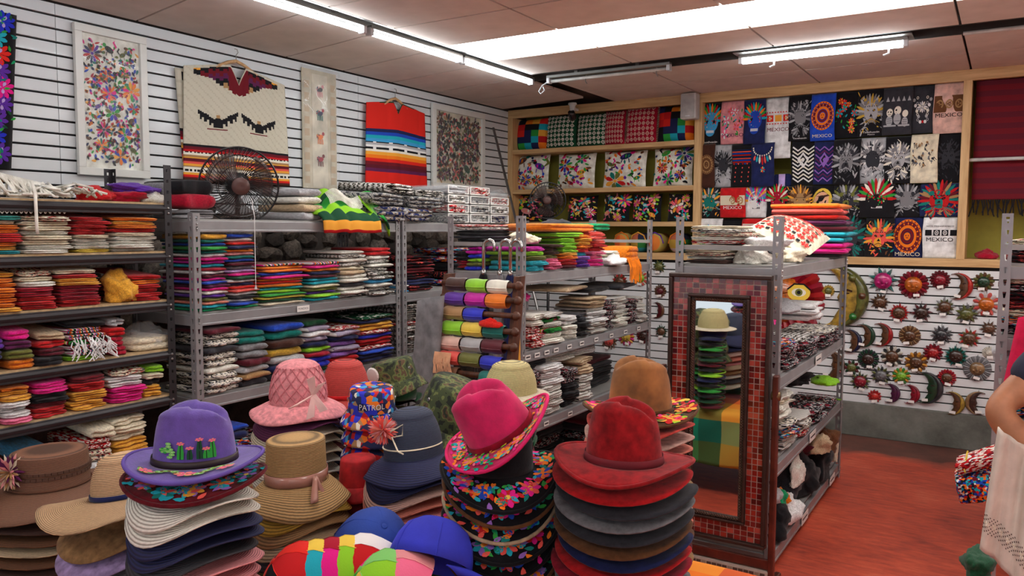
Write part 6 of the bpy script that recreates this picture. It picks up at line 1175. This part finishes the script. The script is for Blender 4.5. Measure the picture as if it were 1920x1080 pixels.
MB().bb((.02, .004, Z0m+.02), (MW-.02, .0118, gz0-.035)).bb((.02, .004, gz1+.035), (MW-.02, .0118, Z1m-.02)).bb((.02, .004, gz0-.035), (gx0-.035, .0118, gz1+.035)).bb((gx1+.035, .004, gz0-.035), (MW-.02, .0118, gz1+.035)).build('mosaic_bed', GROUT, t)
MT = [mat('mosaic_%d' % i, hx(c), .15, var=.25, scale=40, coat=.6) for i, c in enumerate(('5e1512', '7c1d17', '8f2a20', '4a0f10', 'a0443a', '6b1a1a'))]
tm = MB().bb((-.5, 0, -.5), (.5, .004, .5)).mesh('mosaic_tile', False); cnt = 0
def mosaic(a, b, c, d, cols_, rows_):
    w, h = (b-a)/cols_, (d-c)/rows_
    for i in range(cols_):
        for j in range(rows_):
            o = put('mosaic_tile', tm, MT[rnd.randrange(6)], t, (a+(i+.5)*w+rnd.uniform(-.0008, .0008), .0004, c+(j+.5)*h)); o.scale = (w-.004, 1, h-.004)
ww = gx0-.035-.02
mosaic(.02, gx0-.035, gz0-.035, gz1+.035, 3, 40); mosaic(gx1+.035, MW-.02, gz0-.035, gz1+.035, 3, 40)
mosaic(.02, MW-.02, Z0m+.02, gz0-.035, 14, 3); mosaic(.02, MW-.02, gz1+.035, Z1m-.02, 14, 3)
LEG = mat('mirror_stand', hx('5a2a20'), .35, .4, .2, 12, coat=.3)
for x, nm in ((-.03, 0), (MW+.03, 1)):
    MB().bb((x-.014, -.012, .0), (x+.014, .03, 1.06)).build('stand_post', LEG, t, bevel=.006)
    MB().tube([(x-.02, .01, .96), (x+.02, .01, .96)], .022, 14).build('pivot_knob', mat('brass_old', hx('7d6a4c'), .35, .8), t, smooth=True)
    MB().bb((x-.016, -.12, 0), (x+.016, .16, .04)).build('foot', LEG, t, bevel=.008)
MB().bb((-.03, -.0, .10), (MW+.03, .02, .15)).build('cross_rail', LEG, t, bevel=.004)
MB().bb((-.02, -.02, .005), (MW+.02, .03, .095)).build('base_panel', GROUT, t)
bm_ = [mat('mosaic_dark', hx('4a3f38'), .3, coat=.3), mat('mosaic_pale', hx('8f8272'), .3, coat=.3)]
for i in range(20):
    for j in range(3): o = put('mosaic_tile', tm, bm_[0] if (i+j) % 5 else bm_[1], t, (-.01+(i+.5)*.0265, -.0235, .012+(j+.5)*.026)); o.scale = (.0225, 1, .022)
# ================================================================== stand of rolled shawls
WD = wood('stand_wood', '3b2015', '6a3d26', (14, 14, 1.5)); p = onD(882, 600, 4.0)
A0, A1 = onD(820, 690, 4.02), onD(938, 690, 3.82); dx = (A1-A0); dx.z = 0; W = dx.length; rz = math.atan2(dx.y, dx.x)
t = thing('shawl_stand', 'dark wooden ladder stand carrying rows of rolled shawls', 'stand', (A0.x, A0.y, 0), rz); tilt = .16
zs = [onD(885, y, 3.95).z for y in (535, 573, 588+14, 618+4, 650, 680, 712)]; zs = [onD(885, y, 3.92).z for y in (534, 561, 589, 618, 646, 675, 703)]
off = lambda z: (z-.6)*tilt
for x in (-.03, W+.018):
    MB().add([(x-.012, off(0)-.035, 0), (x+.012, off(0)-.035, 0), (x+.012, off(0)+.035, 0), (x-.012, off(0)+.035, 0), (x-.012, off(1.52)-.035, 1.52), (x+.012, off(1.52)-.035, 1.52), (x+.012, off(1.52)+.035, 1.52), (x-.012, off(1.52)+.035, 1.52)], [(0, 3, 2, 1), (4, 5, 6, 7), (0, 1, 5, 4), (1, 2, 6, 5), (2, 3, 7, 6), (3, 0, 4, 7)]).build('side_plank', WD, t)
for z in zs+[zs[-1]-.085, zs[-1]-.17]:
    MB().tube([(-.03, off(z)-.05, z), (W+.03, off(z)-.05, z)], .014, 10).build('rail', WD, t, smooth=True)
    MB().lathe([(.022, -.012), (.022, .004), (.014, .008), (.014, .014), (.0005, .016)], 14, (W+.052, off(z)-.05, z), M=Matrix.Rotation(PI/2, 3, 'Y')).build('rail_end', WD, t, smooth=True)
RW = [('chocolate', 'lime', 'ivory'), ('purple', 'magenta', 'orange'), ('tan', 'royal', None), ('lime', 'yellow', 'teal'), ('blush', 'silver', 'maroon'), ('coral', 'olive', 'royal'), ('brown', None, 'teal')]
Mr = Matrix.Rotation(rz, 4, 'Z')
def shawl(i, j, n, tok, z, extra=''):
    L = W/3; r = rnd.uniform(.0315, .0335); w = thing('rolled_shawl', '%s rolled shawl, %s row down, %s from left on the wooden stand' % (wd(tok), ORD[i+1], ORD[j+1]), 'shawl', Vector((A0.x, A0.y, 0)) + Mr @ Vector((L*(j+.5), off(z)-.05, z)), rz, 'rolled shawls on the wooden stand')
    ph = rnd.uniform(0, 6); prof = []
    def fn(u, v):
        a = 2*PI*u; rr = r*(1+.07*sin(a+ph)+.04*sin(3*v*3+ph))*(1 if .04 < v < .96 else .9); return (-L/2+.004+(L-.008)*v, rr*sin(a)*1.0, rr*cos(a)*1.08-.006)
    MB().grid(fn, 22, 10, wrap=True).build('roll', mat('satin_'+tok, tok, .55, var=.12, scale=10, sheen=.3), w, smooth=True)
    MB().tube([(-L/2+.008, -r*1.02, -.012), (0, -r*1.04, -.014), (L/2-.008, -r*1.02, -.012)], .003, 5).build('hem', mat('satin_'+tok, tok, .55), w)
    return w
for i, row in enumerate(RW):
    for j, tok in enumerate(row):
        if tok: shawl(i, j, 3, tok, zs[i])
L = W/3; z = zs[5]; fr = MB()
for k in range(40): x = .0+L*.8*k/40; fr.tube([(x, off(z)-.10, z+.03), (x+rnd.uniform(-.01, .01), off(z)-.105, z-.02), (x+rnd.uniform(-.02, .02), off(z)-.10, z-.08)], .003, 4)
o = fr.build('shawl_fringe', cloth('peach'), None); o.location = (A0.x, A0.y, 0); o.rotation_euler = (0, 0, rz); tag(o, 'peach fringe hanging from the lowest roll on the wooden stand', 'fringe')
q = Vector((A0.x, A0.y, 0)) + Mr @ Vector((W*.82, off(zs[3])-.088, zs[3]+.02)); crumple(q, (.06, .02, .028), 'scarlet', 'red_shawl', 'scarlet shawl tossed over the yellow and teal rolls', 'shawl', rz)
s = onD(800, 620, 4.05); sheet('grey_cloth', lambda u, v: (s.x-.06+.16*u+.10*v*(1-u)*0-.02*sin(u*5)+(1-v)*(-.07), s.y+.02*sin(u*6), 1.42-.72*(1-v)-.04*(1-u)), 10, 20, cloth('grey'), 'grey cloth hanging at the left side of the shawl stand', 'cloth', th=.006)
s = onD(968, 640, 4.0); sheet('orange_shawl', lambda u, v: (s.x+.05*(u-.5)*(1.3-v*.8), s.y-.01+.012*sin(u*7), .9+.55*v), 6, 14, cloth('amber'), 'amber shawl hanging between the stand and the steel post', 'shawl', th=.008)
# ================================================================== umbrellas hooked on the cross bar
CHR = mat('chrome', hx('c9c9c7'), .18, .95, .03)
for i, (px, tok, lab) in enumerate(((914, 'black', 'black umbrella with a chrome crook, leftmost on the bar'), (945, 'grey', 'grey speckled umbrella with a chrome crook, middle of the bar'), (965, 'navy', 'dark navy umbrella with a chrome crook, next to the steel post'))):
    b = onY(px, 456, 3.95); t = thing('umbrella', lab, 'umbrella', (b.x, 3.975, 1.66), 0, 'umbrellas on the bar')
    MB().tube([(-.045, -.0, -.17), (-.045, -.0, -.02), (-.040, 0, .005), (-.02, 0, .022), (.0, 0, .026), (.022, 0, .018), (.032, 0, -.005), (.033, 0, -.04)], .011, 10).build('crook_handle', CHR, t, smooth=True)
    cn = [(.012, -.17), (.024, -.20), (.03, -.30), (.036, -.55), (.03, -.85), (.012, -.95), (.0006, -.96)]
    mb = MB(); N = 24; mb.add([(r*(1+.16*cos(8*2*PI*j/N))*cos(2*PI*j/N)-.045, r*(1+.16*cos(8*2*PI*j/N))*sin(2*PI*j/N), z) for r, z in cn for j in range(N)], [(k*N+j, k*N+(j+1) % N, (k+1)*N+(j+1) % N, (k+1)*N+j) for k in range(len(cn)-1) for j in range(N)]); mb.build('furled_canopy', cloth(tok), t, smooth=True)
    MB().tube([(-.045, 0, -.155), (-.045, 0, -.19)], .016, 12).build('collar', CHR, t, smooth=True); MB().tube([(-.045, 0, -.94), (-.045, 0, -.99)], .006, 8).build('ferrule', CHR, t)
# ================================================================== fans
def fan(loc, R, head, label, stand, cord=False):
    t = thing('cage_fan', label, 'fan', loc, 0, 'cage fans'); d = Vector(head).normalized(); a = Vector((0, 0, 1)).cross(d).normalized(); b = d.cross(a); M = Matrix((a, b, d)).transposed(); BK = mat('fan_black', hx('141316'), .35, coat=.2); c0 = Vector((0, 0, stand))
    for nm, dep, inner in (('front_cage', .075, .22), ('back_cage', -.075, .25)):
        w = MB()
        for k in range(56 if R > .2 else 36):
            an = 2*PI*k/(56 if R > .2 else 36); pts = [c0+M @ Vector((R*s*cos(an+.5*(1-s)), R*s*sin(an+.5*(1-s)), dep*(1-s**4))) for s in (inner, .45, .65, .83, .94, 1)]; w.tube(pts, .0019, 4, caps=False)
        for s in (inner, .55, .8): w.tube([c0+M @ Vector((R*s*cos(2*PI*k/32), R*s*sin(2*PI*k/32), dep*(1-s**4))) for k in range(32)], .0022, 4, closed=True)
        tag(w.build(nm, BK, t), None, kind='stuff')
    MB().tube([c0+M @ Vector((R*cos(2*PI*k/48), R*sin(2*PI*k/48), 0)) for k in range(48)], .006, 6, closed=True).build('rim', BK, t, smooth=True)
    MB().lathe([(.0005, .082), (R*.1, .084), (R*.22, .08), (R*.24, .07)], 24, c0, M=M).build('badge', mat('fan_badge', hx('5a3d38'), .4), t, smooth=True)
    MB().lathe([(.0005, -.21), (.045, -.205), (.065, -.18), (.07, -.11), (.05, -.08), (.02, -.06), (.02, .02), (.0005, .03)], 20, c0, M=M).build('motor', mat('fan_motor', hx('1f1d20'), .3, coat=.4), t, smooth=True)
    BLD = mat('fan_blade', hx('5b4743'), .35, coat=.2); BLD.node_tree.nodes['Principled BSDF'].inputs['Alpha'].default_value = .55
    for k in range(3):
        def bl(u, v, k=k): an = 2*PI*k/3+(v-.5)*1.5*(.55+.45*u)+.4*u; rr = R*(.12+.76*u); return c0+M @ Vector((rr*cos(an), rr*sin(an), (v-.5)*.06))
        MB().grid(bl, 10, 10).build('blade', BLD, t, smooth=True, solid=.003)
    back = c0+M @ Vector((0, 0, -.13)); MB().tube([back, (back.x, back.y, max(.02, stand*.35)), (back.x, back.y, 0.012)], .014, 10).build('stem', BK, t, smooth=True)
    MB().lathe([(.11, 0), (.105, .012), (.05, .022), (.016, .03)], 28, (back.x, back.y, 0)).build('foot', BK, t, smooth=True)
    if cord: q = c0+M @ Vector((-.05, -.08, .03)); q.x = -3.672-loc[0]; MB().tube([q, q-Vector((-.02, 0, .1)), q-Vector((-.02, 0, .5))], .0022, 5).lathe([(.003, .02), (.009, 0), (.0005, -.003)], 8, (q.x+.02, q.y, q.z-.515)).build('pull_cord', cloth('white'), t)
p = onX(451, 356, -3.72); fan((-3.84, p.y+.09, S3[0]+B), .222, (.80, -.52, -.12), 'large black cage fan standing on top of the long grey rack', max(p.z-S3[0]-B+.005, .20), True)
p = onY(1027, 376, 6.5); fan((p.x, 6.5, 0), .168, (.42, -.9, 0), 'smaller black pedestal fan in front of the cushion niche', p.z)
# ================================================================== the person at the right edge
SK = [hx('b07a58'), ]; SKIN = mat('skin', hx('a8704f'), .55, var=.08, scale=20, spec=.4); NAVYT = cloth('navy')
NAVYT = mat('tshirt_navy', hx('23263a'), .9, var=.12, scale=14, bs=.25, bscale=120)
E_ = onD(1866, 768, 2.45); base = Vector((E_.x+.38, E_.y+.16, 0))
person = thing('person', 'person in a navy T-shirt at the right edge, elbow bent, holding a white blouse', 'person', base)
def skin(name, verts, edges, m, root=0, sub=2):
    me = bpy.data.meshes.new(name); me.from_pydata([v[0] for v in verts], edges, []); o = put(name, me, m, person); md = o.modifiers.new('skin', 'SKIN'); md.use_smooth_shade = True
    for i, v in enumerate(verts): r = v[1]; me.skin_vertices[0].data[i].radius = r if isinstance(r, tuple) else (r, r)
    me.skin_vertices[0].data[root].use_root = True; s = o.modifiers.new('sub', 'SUBSURF'); s.levels = s.render_levels = sub; return o
el = E_-base; hd = onD(1968, 895, 2.36)-base
V = [((0, 0, .93), (.15, .11)), ((0, 0, 1.10), (.14, .10)), ((0, 0, 1.28), (.16, .11)), ((0, 0, 1.41), (.13, .085)), ((0, 0, 1.49), .055), ((0, -.01, 1.55), .06), ((0, -.02, 1.64), (.085, .1)), ((0, -.02, 1.72), (.07, .085)),
 ((-.19, 0, 1.41), .065), ((-.27, -.03, 1.30), .058), (tuple(el), .047), (tuple(el.lerp(hd, .45)), .046), (tuple(el.lerp(hd, .9)), .033), (tuple(hd+Vector((.06, .0, -.01))), (.042, .02)),
 ((.19, 0, 1.41), .065), ((.29, .02, 1.22), .052), ((.30, -.10, 1.05), .044), ((.16, -.24, 1.02), .034), ((.10, -.27, 1.02), (.04, .02)),
 ((-.10, 0, .85), .10), ((-.11, 0, .50), .065), ((-.11, .02, .10), .045), ((-.11, -.12, .045), .042), ((.10, 0, .85), .10), ((.11, 0, .50), .065), ((.11, .02, .10), .045), ((.11, -.12, .045), .042)]
ED = [(0, 1), (1, 2), (2, 3), (3, 4), (4, 5), (5, 6), (6, 7), (3, 8), (8, 9), (9, 10), (10, 11), (11, 12), (12, 13), (3, 14), (14, 15), (15, 16), (16, 17), (17, 18), (0, 19), (19, 20), (20, 21), (21, 22), (0, 23), (23, 24), (24, 25), (25, 26)]
hp = hd+Vector((.06, 0, -.01))
for k, (s, c, rr) in enumerate((((.075, .0, .012), (.105, -.015, -.004), .0095), ((.08, .002, -.004), (.115, -.012, -.022), .0098), ((.078, .004, -.02), (.108, -.01, -.038), .0092), ((.068, .006, -.034), (.092, -.006, -.05), .0082), ((.01, -.02, .035), (.045, -.035, .04), .0105))):
    i = len(V); V += [(tuple(hp+Vector(s)), rr), (tuple(hp+Vector(c)), rr*.85)]; ED += [(13, i), (i, i+1)]
skin('body', V, ED, SKIN)
TS = [((0, 0, .92), (.165, .125)), ((0, 0, 1.10), (.158, .118)), ((0, 0, 1.28), (.175, .125)), ((0, 0, 1.42), (.14, .095)), ((-.19, 0, 1.415), .078), (tuple(Vector((-.27, -.03, 1.30)).lerp(el, .45)), .072), ((.19, 0, 1.415), .078), ((.27, .01, 1.29), .072)]
skin('t_shirt', TS, [(0, 1), (1, 2), (2, 3), (3, 4), (4, 5), (3, 6), (6, 7)], NAVYT)
skin('trousers', [((0, 0, .94), (.168, .128)), ((-.10, 0, .82), .115), ((-.11, 0, .48), .082), ((-.11, .02, .10), .065), ((.10, 0, .82), .115), ((.11, 0, .48), .082), ((.11, .02, .10), .065)], [(0, 1), (1, 2), (2, 3), (0, 4), (4, 5), (5, 6)], cloth('charcoal'))
hr = MB().lathe([(.0005, .13), (.05, .125), (.085, .095), (.1, .04), (.1, -.02), (.09, -.06), (.075, -.08)], 24, (0, .012, 1.67), ell=1.12).build('hair', mat('hair_dark', hx('1c1412'), .5), person, smooth=True)
fc = MB()
for s in (-1, 1): fc.lathe([(.012, 0), (.0005, .006)], 8, (s*.034, -.118, 1.655), M=Matrix.Rotation(PI/2, 3, 'X')); fc.lathe([(.02, 0), (.012, .012), (.0005, .016)], 8, (s*.098, -.01, 1.65), M=Matrix.Rotation(s*PI/2, 3, 'Y'), ell=1.6)
fc.lathe([(.014, 0), (.01, .016), (.0005, .024)], 8, (0, -.115, 1.625), M=Matrix.Rotation(PI/2, 3, 'X'), ell=1.6).lathe([(.022, 0), (.0005, .006)], 10, (0, -.112, 1.585), M=Matrix.Rotation(PI/2, 3, 'X'), ell=.4); fc.build('face_features', mat('skin_dark', hx('8a5240'), .5), person, smooth=True)
# white blouse over the forearm
WB = mat('white_cotton', hx('cfc4b6'), .9, var=.05, scale=14, bs=.4, bscale=200)
t = thing('white_blouse', 'white cotton blouse with a lace band, draped over the person\'s forearm', 'blouse', (0, 0, 0)); L0, L1 = onD(1872, 800, 2.33), onD(2010, 905, 2.28)
def bl(u, v, l=0):
    p = L0.lerp(L1, u); k = .014*sin(u*13+v*2)+.01*sin(u*29); return Vector((p.x-.028*v*(1-u)-.004*v, p.y-l-k, p.z-(.37+.06*u)*v-.0))
sheet('cloth', bl, 26, 26, WB, parent=t, th=.004)
a = Art(1.2); r = random.Random(4)
for i in range(46):
    for j in range(9):
        u, v = i/45, .17+.0165*j*1.0
        if (i+j) % 2: a.poly([(u-.009, v), (u, v-.007), (u+.009, v), (u, v+.007)], (.30, .25, .22), 0)
for i in range(12): a.flower(.04+.085*i, .24, .028, ['ivory', 'cream'], 6)
tag(a.build('lace_band', lambda u, v, l: bl(u, 1-v, l+.004), t), None, kind='stuff')
